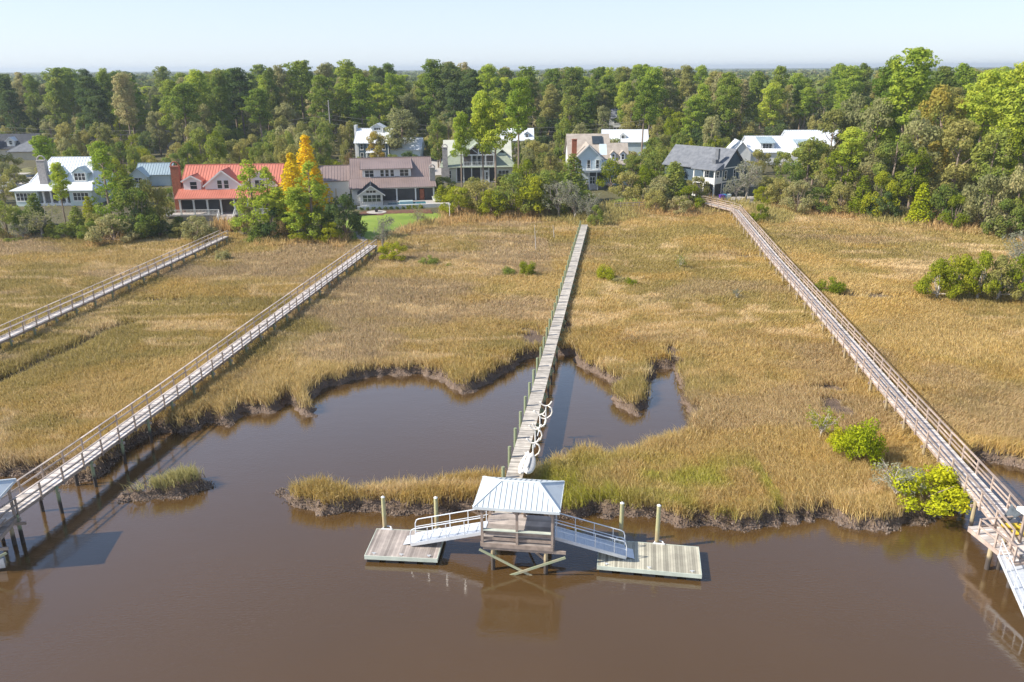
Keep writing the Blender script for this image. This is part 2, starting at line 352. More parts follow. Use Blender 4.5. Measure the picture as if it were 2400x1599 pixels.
patch('flower_bed', SS([(838, 503), (850, 494), (1010, 488), (1012, 493), (900, 500), (900, 503)], 2.4), M_bark_mulch, .07, .4, 'reddish mulch bed below the pool wall')

# ------------------------------------------------------------------ marsh grass
WALKS = []   # filled below with centre lines so that nothing tall grows through the decks
W1 = [D(517, 543, 2.1), D(376, 609, 2.1), D(195, 690, 2.1), D(0, 780, 2.1)]
W1 = [(W1[0][0], W1[0][1], 2.1), (-49.6, 110.8, 2.1), (-51.4, 92.5, 2.1), (-52.9, 77.9, 2.1), (-54.6, 60, 2.1)]
W2 = [(-21.8, 123.4, 2.1), (-26.6, 84.2, 2.1), (-29.1, 62.8, 2.1), (-30.8, 50.0, 2.1), (-32.2, 41.2, 2.1)]
W3 = [(13.1, 141.5, 1.8), (5.02, 83.8, 1.8), (-.62, 43.55, 1.8)]
W4 = [(37.2, 165.0, 2.5), (40.2, 159.5, 2.4), (43.1, 153.5, 2.3), (38.2, 114.5, 2.2), (35.7, 92.6, 2.2), (33.5, 73.7, 2.2), (32.0, 61.2, 2.2), (30.9, 51.4, 2.2), (30.1, 44.0, 2.2), (29.3, 38.5, 2.2)]
def scatter(x0, x1, y0, y1, dens, seed):
    r = np.random.default_rng(seed); n = int((x1-x0)*(y1-y0)*dens)
    return r.random(n)*(x1-x0)+x0, r.random(n)*(y1-y0)+y0
def blades(name, X, Y, Zb, k, hgt, wid, colf, seed, lean=.35, label='', spread=.16):
    r = np.random.default_rng(seed); n = len(X)
    x = np.repeat(X, k)+r.normal(0, spread, n*k); y = np.repeat(Y, k)+r.normal(0, spread, n*k); z = np.repeat(Zb, k)-.05
    h = np.repeat(hgt, k)*r.uniform(.6, 1.2, n*k); wv = np.repeat(wid, k)*r.uniform(.6, 1.4, n*k)
    fa = fbm(x*.09, y*.09, 61, 2)*2*pi+1.0; la = lean*(.4+1.3*fbm(x*.22+9, y*.22, 71, 2)**2)
    dx = np.cos(fa)*la*.8+r.normal(0, .30, n*k); dy = np.sin(fa)*la*.8+r.normal(0, .30, n*k)
    t = r.uniform(0, 2*pi, n*k); bx = np.cos(t)*wv/2; by = np.sin(t)*wv/2
    P = np.empty((n*k, 5, 3)); mx = x+dx*h*.42; my = y+dy*h*.42
    P[:, 0] = np.c_[x-bx, y-by, z]; P[:, 1] = np.c_[x+bx, y+by, z]
    tl = np.sqrt(np.clip(1-(dx**2+dy**2)*.5, .15, 1)); mz = z+h*.62*tl
    P[:, 2] = np.c_[mx+bx*.8, my+by*.8, mz]; P[:, 3] = np.c_[mx-bx*.8, my-by*.8, mz]; P[:, 4] = np.c_[x+dx*h*1.15, y+dy*h*1.15, z+h*tl]
    V = P.reshape(-1, 3); b = np.arange(n*k)*5
    Fq = np.concatenate([np.stack([b, b+1, b+2], 1), np.stack([b, b+2, b+3], 1), np.stack([b+3, b+2, b+4], 1)])
    c = colf(x, y, r); C = np.repeat(np.c_[c, np.ones(n*k)], 5, 0)
    o = npmesh(name, V, Fq, attrmat('marsh grass blades', .45), attrs={'Col': C})
    return tag(o, label, 'grass', kind='stuff')
def marsh_col(x, y, r):
    n = len(x)
    ol = np.array((.25, .225, .065)); tan = np.array((.50, .40, .185)); gold = np.array((.50, .375, .14)); mauve = np.array((.44, .355, .245)); pale = np.array((.66, .56, .36)); lime = np.array((.36, .40, .05))
    a = fbm(x*.045, y*.045, 81, 4); b_ = fbm(x*.09+40, y*.16, 83, 4); s = fbm(x*.5, y*.5, 85, 2)
    c = tan[None]*np.ones((n, 1))
    t = sstep(.40, .62, a+(s-.5)*.3)[:, None]; c = c*(1-t)+ol*t*.6+tan*t*.4
    t = sstep(.5, .68, b_+(s-.5)*.2)[:, None]; c = c*(1-t)+gold*t*.7+c*t*.3
    t = (sstep(.52, .66, fbm(x*.06+7, y*.10+3, 87, 4))*(x < 6)*.9+sstep(.56, .7, fbm(x*.06+7, y*.10+3, 87, 4))*.6*(x >= 6))[:, None]; c = c*(1-t)+mauve*t
    sw = np.abs(fbm(x*.11+fbm(x*.05, y*.05, 5)*3, y*.22, 89, 3)-.5); t = ((1-sstep(.0, .09, sw))*.85*sstep(.45, .6, fbm(x*.07, y*.07+50, 99)))[:, None]; c = c*(1-t)+pale*t
    g_ = sstep(.35, .6, fbm(x*.3, y*.3, 91))*(1-sstep(3, 9, np.abs(y-46)))*sstep(-2, 3, x)*(x < 18)
    c = c*(1-g_[:, None]*.8)+lime*g_[:, None]*.8
    dry = r.random(n)[:, None]; c = np.where(dry < .3, c*.6+ol*.4, c); c = np.where(dry > .88, c*.5+pale*.5, c)
    gi = 1-sstep(0, 3, -sdist(x, y, ISLE)); c = c*(1-gi[:, None]*.7)+np.array((.34, .36, .14))*gi[:, None]*.7
    return np.clip((c*.88+np.array((.28, .27, .09))*.12)*(np.array((1.34, 1.25, 1.22))[None]+np.array((.16, .14, .12))[None]*sstep(-25, 25, x)[:, None])*r.uniform(.86, 1.14, n)[:, None], 0, .95)
bi = 0
allg = []
for (y0, y1, dens, k, wd) in ((38, 56, 36, 9, .040), (56, 72, 26, 9, .050), (72, 92, 17, 8, .068), (92, 120, 11, 8, .09), (120, 172, 7, 7, .125)):
    hw = y1*.68+4
    X, Y = scatter(-hw, hw, y0, y1, dens, 100+bi)
    keep = np.abs(X) < Y*.68+5; X, Y = X[keep], Y[keep]
    zz, s_, u_, di_ = height(X, Y, True)
    edge = .48+np.random.default_rng(5+bi).random(len(X))*.25
    keep = (s_ > edge) & (u_ < 2.0) & (di_ > .9) & (mud(X, Y) < .12)
    for W in (W1, W2, W3, W4): keep &= ~((ldist(X, Y, W) < .8) & (np.random.default_rng(9).random(len(X)) < .75))
    X, Y, zz, s_ = X[keep], Y[keep], zz[keep], s_[keep]
    h = .42+.4*fbm(X*.25, Y*.25, 55)+.25*(1-sstep(.8, 3, s_))
    allg.append((X, Y, zz, k, h, np.full(len(X), wd), 200+bi)); bi += 1
for i, (X, Y, zz, k, h, wd, sdv) in enumerate(allg):
    blades('marsh_grass', X, Y, zz, k, h, wd, marsh_col, sdv, .38, spread=(.19, .22, .27, .34, .42)[i], label= ['tall marsh grass along the creek banks', 'golden marsh grass around the tidal pools', 'tan marsh grass in the middle of the marsh', 'olive brown marsh grass farther up the marsh', 'fine brown marsh grass reaching the tree line'][i])
# drooping dead grass over the muddy scarp
X, Y = scatter(-42, 42, 38, 78, 16, 300); s_ = shore(X, Y); keep = (s_ > .36) & (s_ < .7); X, Y = X[keep], Y[keep]
def dead_col(x, y, r): return np.array((.36, .27, .17))[None]*r.uniform(.5, 1.3, len(x))[:, None]
blades('dead_grass', X, Y, height(X, Y)+.1, 7, np.full(len(X), .5), np.full(len(X), .05), dead_col, 301, 1.1, 'brown dead grass drooping over the mud banks')
# oyster clumps on the mud
X, Y = scatter(-42, 42, 38, 76, 44, 310); s_ = shore(X, Y); keep = (s_ > -.1) & (s_ < .5) & (Y < 62); X, Y = X[keep], Y[keep]
def oy_col(x, y, r): return np.array((.42, .34, .28))[None]*r.uniform(.25, 1.3, len(x))[:, None]
blades('oyster_bank', X, Y, height(X, Y), 3, np.full(len(X), .15), np.full(len(X), .11), oy_col, 311, .4, 'grey brown oyster shells crusting the mud banks', .09)
# reeds at the upland edge
X, Y = scatter(-110, 120, 105, 185, 3.0, 320); u_ = sdist(X, Y, UP); U2 = X/Y
ok = (u_ > -3.5) & (u_ < 6) & (vnoise(X*.12, Y*.12, 77)+sstep(-.16, -.02, U2)*.5-.25*(U2 < -.2) > .45) & (np.abs(U2) < .7)
lawnp = SS([(800, 575), (822, 540), (800, 520), (840, 500), (905, 497), (1030, 492), (1040, 505), (990, 510), (930, 535), (900, 562), (885, 578)], 2.2)
ok &= sdist(X, Y, lawnp) < 0
X, Y, u_ = X[ok], Y[ok], u_[ok]
def reed_col(x, y, r):
    a = np.array((.70, .50, .24)); b = np.array((.58, .50, .20)); t = sstep(.35, .65, fbm(x*.1, y*.1, 95))[:, None]
    return (a*(1-t)+b*t)*r.uniform(.6, 1.25, len(x))[:, None]
blades('reeds', X, Y, height(X, Y), 6, 1.1+1.3*fbm(X*.2, Y*.2, 97)*sstep(-3.5, 1, u_), np.full(len(X), .13), reed_col, 321, .18, 'orange tan reeds along the edge of the woods', .3)
# ------------------------------------------------------------------ timber, metal
M_gray = pm('weathered deck boards', (.58, .53, .46), (.42, .38, .33), rough=.85, scale=2.0, attr=True, stretch=(1, 1, 1))
M_pink = pm('pale sun bleached boards', (.72, .66, .61), (.57, .51, .47), rough=.85, scale=2.0, attr=True)
M_float = pm('grey brown float boards', (.50, .43, .38), (.34, .29, .26), rough=.85, scale=1.2, attr=True)
M_float2 = pm('grey green float boards', (.52, .49, .38), (.40, .37, .29), rough=.85, scale=1.2, attr=True)
M_post = pm('timber posts', (.40, .31, .25), (.27, .21, .17), rough=.85, scale=3, attr=True)
M_rail = pm('red brown rail timber', (.52, .41, .34), (.38, .29, .24), rough=.8, scale=2, attr=True)
M_railg = pm('grey rail timber', (.56, .48, .42), (.38, .32, .29), rough=.8, scale=2, attr=True)
M_green = pm('treated green timber', (.30, .36, .22), (.40, .36, .24), rough=.8, scale=1.5, attr=True)
M_trim = pm('pale green trim board', (.60, .64, .54), (.46, .50, .42), rough=.7, scale=1.5)
M_alu = pm('aluminium', (.82, .84, .86), (.72, .75, .78), rough=.38, metal=.35, scale=4)
M_alud = pm('aluminium deck', (.70, .73, .77), (.58, .62, .68), rough=.45, metal=.3, scale=3, stretch=(6, 1, 1))
M_roofp = pm('galvalume roof', (.74, .79, .80), (.64, .69, .71), rough=.45, metal=.1, scale=.8, attr=True)
M_black = pm('black float plastic', (.015, .018, .02), (.03, .03, .035), rough=.5)
M_white = pm('white paint', (.82, .82, .80), (.74, .74, .72), rough=.5, scale=1)
M_foam = pm('off white foam', (.82, .78, .70), (.70, .66, .60), rough=.55, scale=4)
# pile: treated wood above, dark wet foot (real tide line)
def pilemat(name, c1, c2, dark, ztide):
    m, n, o = newmat(name); p = N(n, 'ShaderNodeBsdfPrincipled'); p.inputs['Roughness'].default_value = .75
    g = N(n, 'ShaderNodeNewGeometry'); sx = N(n, 'ShaderNodeSeparateXYZ'); n.links.new(g.outputs['Position'], sx.inputs[0])
    nz = N(n, 'ShaderNodeTexNoise'); nz.inputs['Scale'].default_value = 3; n.links.new(g.outputs['Position'], nz.inputs['Vector'])
    c = mixrgb(n, nz.outputs[0], c1, c2)
    ad = N(n, 'ShaderNodeMath', operation='MULTIPLY_ADD'); n.links.new(nz.outputs[0], ad.inputs[0]); ad.inputs[1].default_value = .5; n.links.new(sx.outputs[2], ad.inputs[2])
    mr = N(n, 'ShaderNodeMapRange'); n.links.new(ad.outputs[0], mr.inputs[0]); mr.inputs[1].default_value = ztide+.15; mr.inputs[2].default_value = ztide+.45
    n.links.new(mixrgb(n, mr.outputs[0], dark, c), p.inputs['Base Color']); n.links.new(p.outputs[0], o.inputs[0]); return m
M_pile = pilemat('green pile timber', (.20, .28, .16), (.30, .30, .18), (.045, .035, .03), .95)
M_pilet = pilemat('tan pile timber', (.46, .36, .20), (.36, .30, .20), (.07, .055, .045), .75)
M_bark = pm('bark', (.22, .16, .12), (.32, .25, .20), rough=.9, scale=1.5, stretch=(2, 2, .4))
M_barkp = pm('pale bark', (.46, .40, .34), (.58, .54, .48), rough=.9, scale=1.5)
M_moor = pilemat('mooring pile timber', (.30, .35, .19), (.52, .42, .22), (.40, .32, .18), 1.2)

class Line:
    def __init__(s, pts):
        s.p = [Vector(p) for p in pts]; s.l = [0]
        for a, b in zip(s.p, s.p[1:]): s.l.append(s.l[-1]+(b-a).length)
        s.L = s.l[-1]
    def __call__(s, d):
        i = 0
        while i < len(s.p)-2 and d > s.l[i+1]: i += 1
        a, b = s.p[i], s.p[i+1]; t = (d-s.l[i])/(s.l[i+1]-s.l[i]); dr = (b-a).normalized()
        return a.lerp(b, t), dr, Vector((dr.y, -dr.x, 0)).normalized()     # point, direction, right-hand side
def boardwalk(name, label, pts, wd, pile_sp, rail=True, railh=1.0, post_sp=2.0, mats=None, sidepost=None, midrails=(.55,), group='boardwalks crossing the marsh'):
    md, mr, mp, mpl = mats; o0 = Vector((pts[0][0], pts[0][1], 0)); ln = Line([Vector(p)-o0 for p in pts])
    t = thing(name, label, 'boardwalk', o0, 0, group)
    m = MB(); s = .08; rr = random.Random(len(pts)+int(wd*100))
    while s < ln.L:
        p, d, n = ln(s); m.beam(p-n*wd/2+Vector((0, 0, -.02)), p+n*wd/2+Vector((0, 0, -.02)), .142, .04, rr.random()); s += .155
    m.build('deck', md, t)
    m = MB()
    for a, b in zip(ln.p, ln.p[1:]):
        d = (b-a).normalized(); n = Vector((d.y, -d.x, 0)).normalized()
        for k in (-1, 1): m.beam(a+n*k*(wd/2-.06)-Vector((0, 0, .16)), b+n*k*(wd/2-.06)-Vector((0, 0, .16)), .05, .22)
    m.build('stringer', mp, t)
    # piles in pairs with a cap beam
    pm_ = MB(); pm_.tube([(0, 0, 0), (0, 0, 1)], [.13, .115], 8); proto = None; s = 1.0; cb = MB(); k = 0
    while s < ln.L:
        p, d, n = ln(s)
        for sg in (-1, 1):
            q = p+n*sg*(wd/2+.02); top = p.z-.1
            if sidepost and sg == sidepost: top = p.z+.85; q = p+n*sg*(wd/2+.14)
            bot = min(-.6, hz(q.x+o0.x, q.y+o0.y)-.5) if True else -1
            if proto is None: proto = pm_.build('piling', mpl, t); c = proto
            else: c = inst(proto, t)
            c.location = (q.x, q.y, bot); c.scale = (1, 1, top-bot)
        if k == 0: cbo = cb.beam((-(wd/2+.28), 0, 0), (wd/2+.28, 0, 0), .08, .2).build('cap_beam', mpl if not rail else mr, t); c = cbo
        else: c = inst(cbo, t)
        c.location = p-Vector((0, 0, .38)); c.rotation_euler = (0, 0, math.atan2(n.y, n.x))
        s += pile_sp; k += 1
    if rail:
        for sg in (-1, 1):
            m = MB(); s = .3; P = []
            while s < ln.L: P.append(ln(s)); s += post_sp
            off = wd/2+.05
            Q = [p+n*sg*off for p, d, n in P]
            rv = random.Random(3)
            for a, b in zip(Q, Q[1:]):
                m.beam(a+Vector((0, 0, railh+.02)), b+Vector((0, 0, railh+.02)), .14, .045, rv.random())
                for h in midrails: m.beam(a+Vector((0, 0, h)), b+Vector((0, 0, h)), .04, .11, rv.random())
            r = m.build('railing', mr, t)
            pb = MB(); pb.box(-.05, .05, -.05, .05, -.3, railh); pp = None
            for q in Q:
                if pp is None: pp = pb.build('rail_post', mp, r); c = pp
                else: c = inst(pp, r)
                c.location = q
    return t
boardwalk('boardwalk', 'railed timber boardwalk at the far left ending below the red roofed house stairs', W1, 1.3, 3.7, mats=(M_pink, M_railg, M_post, M_pile), midrails=(.5,), post_sp=2.1)
boardwalk('boardwalk', 'railed pale boardwalk ending at the curved lawn path, second from the left', W2, 1.4, 3.6, mats=(M_pink, M_railg, M_post, M_pile), midrails=(.55,), post_sp=2.1)
boardwalk('boardwalk', 'narrow boardwalk without railings leading straight to the metal roofed pavilion', W3, 1.15, 3.1, rail=False, mats=(M_gray, M_railg, M_post, M_pile), sidepost=1)
boardwalk('boardwalk', 'long railed boardwalk on the right bending towards the blue grey house', W4, 1.5, 4.2, mats=(M_pink, M_rail, M_rail, M_pilet), midrails=(.6, .3), post_sp=2.2)
# narrow joints running along the central deck are the board ends
# ------------------------------------------------------------------ pavilion at the end of a walk
def pavilion(label, loc, rz, braces=True, zd=1.9, ze=4.42, name='pavilion'):
    t = thing(name, label, 'pavilion', (loc[0], loc[1], 0), rz, 'pavilions at the ends of the boardwalks')
    X, Y0, Y1 = 2.12, -1.5, 1.85
    m = MB(); y = Y0+.07; rr = random.Random(4)
    while y < Y1: m.box(-X, X, y-.066, y+.066, zd-.04, zd, rr.random()); y += .14
    m.build('floor', M_float, t)
    m = MB(); m.box(-X, X+.0, Y0-.05, Y0-.003, zd-.26, zd-.003); m.box(-X-.05, -X-.003, Y0, Y1, zd-.26, zd-.003); m.box(X+.003, X+.05, Y0, Y1, zd-.26, zd-.003)
    m.box(-X+.1, X+.75, Y0+.02, Y0+.12, zd-.46, zd-.27); m.box(-X+.1, X+.6, Y1-.5, Y1-.4, zd-.46, zd-.27)
    m.build('deck_frame', M_post, t)
    for x in (-1.45, 1.7):
        for y in (Y0+.16, Y1-.3):
            c = MB(); c.tube([(0, 0, -1.2), (0, 0, zd-.3)], [.14, .125], 10); c.build('piling', M_pilet, t, loc=(x, y, 0), smooth=False)
    if braces:
        c = MB(); c.beam((-X-.1, Y0-.1, zd-.42), (.9, Y0-.16, -.05), .05, .15); c.build('brace', M_green, t)
        c = MB(); c.beam((X+.75, Y0-.2, zd-.50), (-.55, Y0-.26, -.15), .05, .15); c.build('brace', M_green, t)
        c = MB(); c.beam((1.7, Y0+.1, .9), (.2, Y1-.4, .1), .06, .2); c.build('brace', M_post, t)
    for x, y in ((-X+.06, Y0+.06), (0.0, Y0+.06), (X-.06, Y0+.06), (-X+.06, Y1-.25), (.1, Y1-.25), (X-.06, Y1-.25)):
        c = MB(); c.box(-.07, .07, -.07, .07, zd-.1, ze-.02)
        for sx in (-1, 1):
            if abs(x+sx*.5) < X: c.beam((sx*.05, 0, ze-.55), (sx*.5, 0, ze-.1), .05, .09)
        c.build('post', M_post, t, loc=(x, y, 0))
    # front rail cap with a skirt board, bench behind it
    m = MB(); m.box(-X+.13, X-.13, Y0-.02, Y0+.2, zd+.82, zd+.87); m.build('railing_cap', M_trim, t)
    m = MB(); m.box(-X+.13, X-.13, Y0+.16, Y0+.195, zd+.52, zd+.817)
    m.box(-X+.13, X-.13, Y0+.16, Y0+.2, zd+.1, zd+.28); m.build('bench_back', M_post, t)
    m = MB(); m.box(-X+.13, X-.13, Y0+.2, Y0+.62, zd+.42, zd+.46); m.build('bench_seat', M_float, t)
    for x in (X-.1,):
        m = MB(); m.box(x-.03, x+.03, Y0+.3, Y1-1.2, zd+.82, zd+.86); m.box(x-.02, x+.02, Y0+.3, Y1-1.2, zd+.4, zd+.5); m.build('railing', M_post, t)
    # hip roof
    a, b0, b1, zr, h = 2.5, -1.78, 1.82, ze+.80, 1.12
    ym = (b0+b1)/2
    A, B, C_, D_ = (-a, b0, ze), (a, b0, ze), (a, b1, ze), (-a, b1, ze); E_, F_ = (-h, ym, zr), (h, ym, zr)
    m = MB(); m.slab([A, B, F_, E_], .05, .5); m.slab([C_, D_, E_, F_], .05, .5); m.slab([D_, A, E_], .05, .5); m.slab([B, C_, F_], .05, .5)
    m.box(-a, a, b0-.03, b0+.0, ze-.16, ze+.01); m.box(-a, a, b1, b1+.03, ze-.16, ze+.01); m.box(-a-.03, -a, b0, b1, ze-.16, ze+.01); m.box(a, a+.03, b0, b1, ze-.16, ze+.01)
    up = .022
    for P, Q in ((A, E_), (B, F_), (C_, F_), (D_, E_), (E_, F_)): m.beam((P[0], P[1], P[2]+up), (Q[0], Q[1], Q[2]+up), .12, .05, .9)
    x = -a+.22
    while x < a:
        fr = min(1, (a-abs(x))/(a-h))
        for yy in (b0, b1): m.beam((x, yy, ze+.02), (x, yy+(ym-yy)*fr, ze+(zr-ze)*fr+.02), .022, .03, .35)
        x += .31
    m.build('roof', M_roofp, t)
    # ceiling framing seen under the eave
    m = MB(); m.box(-X, X, Y0, Y0+.1, ze-.25, ze-.06); m.box(-X, X, Y1-.3, Y1-.2, ze-.25, ze-.06); m.box(-X, -X+.1, Y0+.1, Y1-.3, ze-.25, ze-.06); m.box(X-.1, X, Y0+.1, Y1-.3, ze-.25, ze-.06); m.build('roof_beam', M_post, t)
    return t
PR = R(-7.6)
pavilion('hip roofed metal pavilion with bench rail on pilings at the end of the central boardwalk', (.42, 41.75), PR)
# left pavilion, mostly outside the picture
pl = at(37, 1123, 4.42)
e = Matrix.Rotation(R(8), 2)@Vector((2.5, 1.82))
pavilion('metal roofed pavilion corner cut by the left edge of the photo', (pl[0]-e[0], pl[1]-e[1]), R(8), braces=True)
# ------------------------------------------------------------------ floating docks
def float_dock(label, c, rz, sx, sy, mat, hoops):
    t = thing('floating_dock', label, 'floating dock', (c[0], c[1], 0), rz, 'floating docks by the central pavilion')
    z = .48; m = MB(); x = -sx/2+.07; rr = random.Random(int(sx*10))
    while x < sx/2-.02: m.box(x-.066, x+.066, -sy/2, sy/2, z-.04, z, rr.random()); x += .142
    m.build('deck', mat, t)
    m = MB(); m.box(-sx/2-.05, sx/2+.05, -sy/2-.05, -sy/2-.003, z-.24, z+.012); m.box(-sx/2-.05, sx/2+.05, sy/2+.003, sy/2+.05, z-.24, z+.012)
    m.box(-sx/2-.05, -sx/2-.003, -sy/2-.003, sy/2+.003, z-.24, z+.012); m.box(sx/2+.003, sx/2+.05, -sy/2-.003, sy/2+.003, z-.24, z+.012); m.build('fascia', M_trim, t)
    xs = np.linspace(-sx/2+.45, sx/2-.45, int(sx/1.05))
    for y in (-sy/2+.45, sy/2-.45):
        for x in xs:
            c_ = MB(); c_.box(-.38, .38, -.42, .42, -.12, z-.25); c_.build('float', M_black, t, loc=(x, y, 0))
    for x in hoops:
        c_ = MB(); c_.tube([(.26*cos(a), .08+.24*sin(a), z+.05) for a in np.linspace(-.2, pi+.2, 10)], .045, 6); c_.box(-.36, .36, -.06, .02, z+.002, z+.07); c_.build('pile_hoop', M_white, t, loc=(x, sy/2-.0, 0))
    for x in (-sx/2+.5, 0, sx/2-.5):
        c_ = MB(); c_.beam((x-.13, -sy/2+.18, z+.09), (x+.13, -sy/2+.18, z+.09), .035, .035); c_.box(x-.05, x+.05, -sy/2+.15, -sy/2+.21, z, z+.075); c_.build('cleat', M_alu, t)
    return t
def fr(a, b, c, d):
    cx = sum(p[0] for p in (a, b, c, d))/4; cy = sum(p[1] for p in (a, b, c, d))/4
    return (cx, cy), math.atan2((b[1]-a[1]+c[1]-d[1]), (b[0]-a[0]+c[0]-d[0])), (math.dist(a[:2], b[:2])+math.dist(c[:2], d[:2]))/2, (math.dist(a[:2], d[:2])+math.dist(b[:2], c[:2]))/2
zt = .48
c, rz, sx, sy = fr(at(859, 1301, zt), at(1028, 1311, zt), at(1038, 1246, zt), at(881, 1241, zt)); float_dock('left floating dock with brown boards under the sunlit gangway', c, rz, sx, sy, M_float, [-1.55, 1.72])
c2, rz2, sx2, sy2 = fr(at(1403, 1326, zt), at(1642, 1347, zt), at(1637, 1283, zt), at(1405, 1264, zt)); float_dock('right floating dock with grey green boards, wider than the left one', c2, rz2, sx2, sy2, M_float2, [-1.75, .62])
def mooring(u, vb, vt, lab):
    p = at(u, vb, .48); b = -(vt-799.5)/F; dd = math.hypot(0, p[1]); top = zat(vt/1.02, p[1])
    m = MB(); m.tube([(0, 0, -1.5), (0, 0, top-.02)], [.15, .125], 12); o = m.build('mooring_pile', M_moor, None, loc=(p[0], p[1], 0)); tag(o, lab, 'mooring pile', 'mooring piles beside the floating docks')
    m = MB(); m.tube([(0, 0, top-.02), (0, 0, top+.05)], [.135, .05], 12); m.build('pile_cap', M_white, o)
mooring(902, 1235, 1163, 'leftmost mooring pile at the back corner of the left floating dock')
mooring(1024, 1238, 1165, 'mooring pile behind the left gangway')
mooring(1455, 1256, 1180, 'mooring pile behind the right gangway')
mooring(1539.5, 1270, 1186, 'rightmost mooring pile in the middle of the right floating dock back edge')
# ------------------------------------------------------------------ gangways
def gangway(label, top, bot, wd=1.1, mat=M_alud, group='aluminium gangways down to the docks'):
    top = Vector(top); bot = Vector(bot); d = bot-top; L = math.hypot(d.x, d.y); rz = math.atan2(d.y, d.x)
    t = thing('gangway', label, 'gangway', (top.x, top.y, 0), rz, group)
    z0, z1 = top.z, bot.z; Z = lambda x: z0+(z1-z0)*x/L
    m = MB(); m.slab([(0, -wd/2, Z(0)), (L, -wd/2, Z(L)), (L, wd/2, Z(L)), (0, wd/2, Z(0))], .04); m.build('tread_deck', mat, t)
    m = MB()
    for s in (-1, 1): m.beam((0, s*wd/2+s*.03, Z(0)-.05), (L, s*wd/2+s*.03, Z(L)-.05), .05, .22)
    n = int(L/.55)
    for k in range(1, n): m.beam((k*L/n, -wd/2, Z(k*L/n)+.02), (k*L/n, wd/2, Z(k*L/n)+.02), .04, .025)
    m.build('side_beam', M_alu, t)
    m = MB(); m.slab([(L-.02, -wd/2+.05, z1-.01), (L+.5, -wd/2+.05, .51), (L+.5, wd/2-.05, .51), (L-.02, wd/2-.05, z1-.01)], .015); m.build('ramp_flap', M_alu, t)
    for s in (-1, 1):
        y = s*(wd/2+.03); m = MB(); h = 1.02
        m.tube([(0, y, Z(0)+h), (L-.25, y, Z(L-.25)+h), (L-.1, y, Z(L-.1)+h-.05), (L-.02, y, Z(L)+h-.25), (L, y, Z(L))], .034, 6)
        m.tube([(0, y, Z(0)+h*.5), (L-.02, y, Z(L)+h*.5)], .022, 6)
        k = 0
        while k*1.15 < L-.4: m.tube([(k*1.15+.1, y, Z(k*1.15)), (k*1.15+.1, y, Z(k*1.15+.1)+h)], .026, 6); k += 1
        m.build('handrail', M_alu, t)
    return t
gangway('sunlit white gangway sloping down to the left floating dock', at(1140, 1235, 1.93), at(968, 1263, .66))
gangway('shaded bluish gangway sloping down to the right floating dock', at(1300, 1247, 1.93), at(1466, 1293, .66))
# ------------------------------------------------------------------ kayak racks and boards along the central walk
wdir = (Vector(W3[1])-Vector(W3[2])).normalized(); wrz = math.atan2(wdir.y, wdir.x)-pi/2
for i, (u, v) in enumerate(((1279, 984), (1265, 1005), (1254, 1041), (1249, 1074))):
    p = at(u, v, 1.8)
    t = thing('kayak_rack', ['white curved kayak rack farthest from the pavilion', 'second white curved kayak rack from the far end of the row', 'third white curved kayak rack, next to the nearest one', 'white curved kayak rack nearest the paddle boards'][i], 'kayak rack', (p[0], p[1], 1.8), wrz, 'white kayak racks along the central boardwalk')
    m = MB(); arc = lambda cx, cz, r, a0, a1, n=9: [(cx+r*cos(a), 0, cz+r*sin(a)) for a in np.linspace(a0, a1, n)]
    m.tube([(-.55, 0, .42)]+arc(-.12, .52, .44, pi*1.12, pi*1.7, 7)+[(.42, 0, .42), (.52, -.0, .75), (.44, 0, 1.05), (.2, 0, 1.22)], .062, 8); m.build('lower_arm', M_foam, t, smooth=True)
    m = MB(); m.tube([(-.48, 0, 1.52)]+arc(0, 1.62, .42, pi*1.12, pi*1.88, 8)+[(.48, 0, 1.62)], .062, 8); m.build('upper_cradle', M_foam, t, smooth=True)
    m = MB(); m.tube([(.0, .1, -.3), (.0, .1, 1.2)], .05, 8); m.tube([(0, .1, .15), (0, -1.6, .15)], .04, 6); m.build('stand', M_white, t)
def board(lab, u0, v0, u1, v1, z, tilt):
    a = Vector(at(u0, v0, z)); b = Vector(at(u1, v1, z)); L = (a-b).length+.6; d = (a-b).normalized()
    t = thing('paddle_board', lab, 'paddle board', b+Vector((0, 0, .0)), math.atan2(d.y, d.x), 'paddle boards leaning by the central boardwalk')
    n = 15; vs = []; fs = []
    for i in range(n):
        s = i/(n-1); w_ = .42*(sin(pi*min(1, s*1.0))**.55)+.01; x = -.6+L*s; zz = .28*(2*s-1)**4*.5
        for (yy, z_) in ((-w_, 0), (-w_*.7, .07), (0, .10), (w_*.7, .07), (w_, 0), (0, -.07)):
            vs.append((x, yy*cos(tilt)-z_*sin(tilt), zz+yy*sin(tilt)+z_*cos(tilt)+.35))
    for i in range(n-1):
        for k in range(6): fs.append((i*6+k, i*6+(k+1) % 6, (i+1)*6+(k+1) % 6, (i+1)*6+k))
    m = MB(); m.add(vs, fs); m.build('hull', M_foam, t, smooth=True)
    m = MB(); m.beam((-.1, -.115*sin(tilt), .35+.115*cos(tilt)), (L*.72, -.115*sin(tilt), .35+.115*cos(tilt)), .035, .01); m.build('stripe', M_black, t)
board('cream paddle board with a dark centre line, on the boardwalk side', 1238, 1073, 1224, 1116, 1.85, -.25)
board('cream paddle board with a dark centre line, on the outer side over the grass', 1248, 1075, 1237, 1116, 1.85, .25)
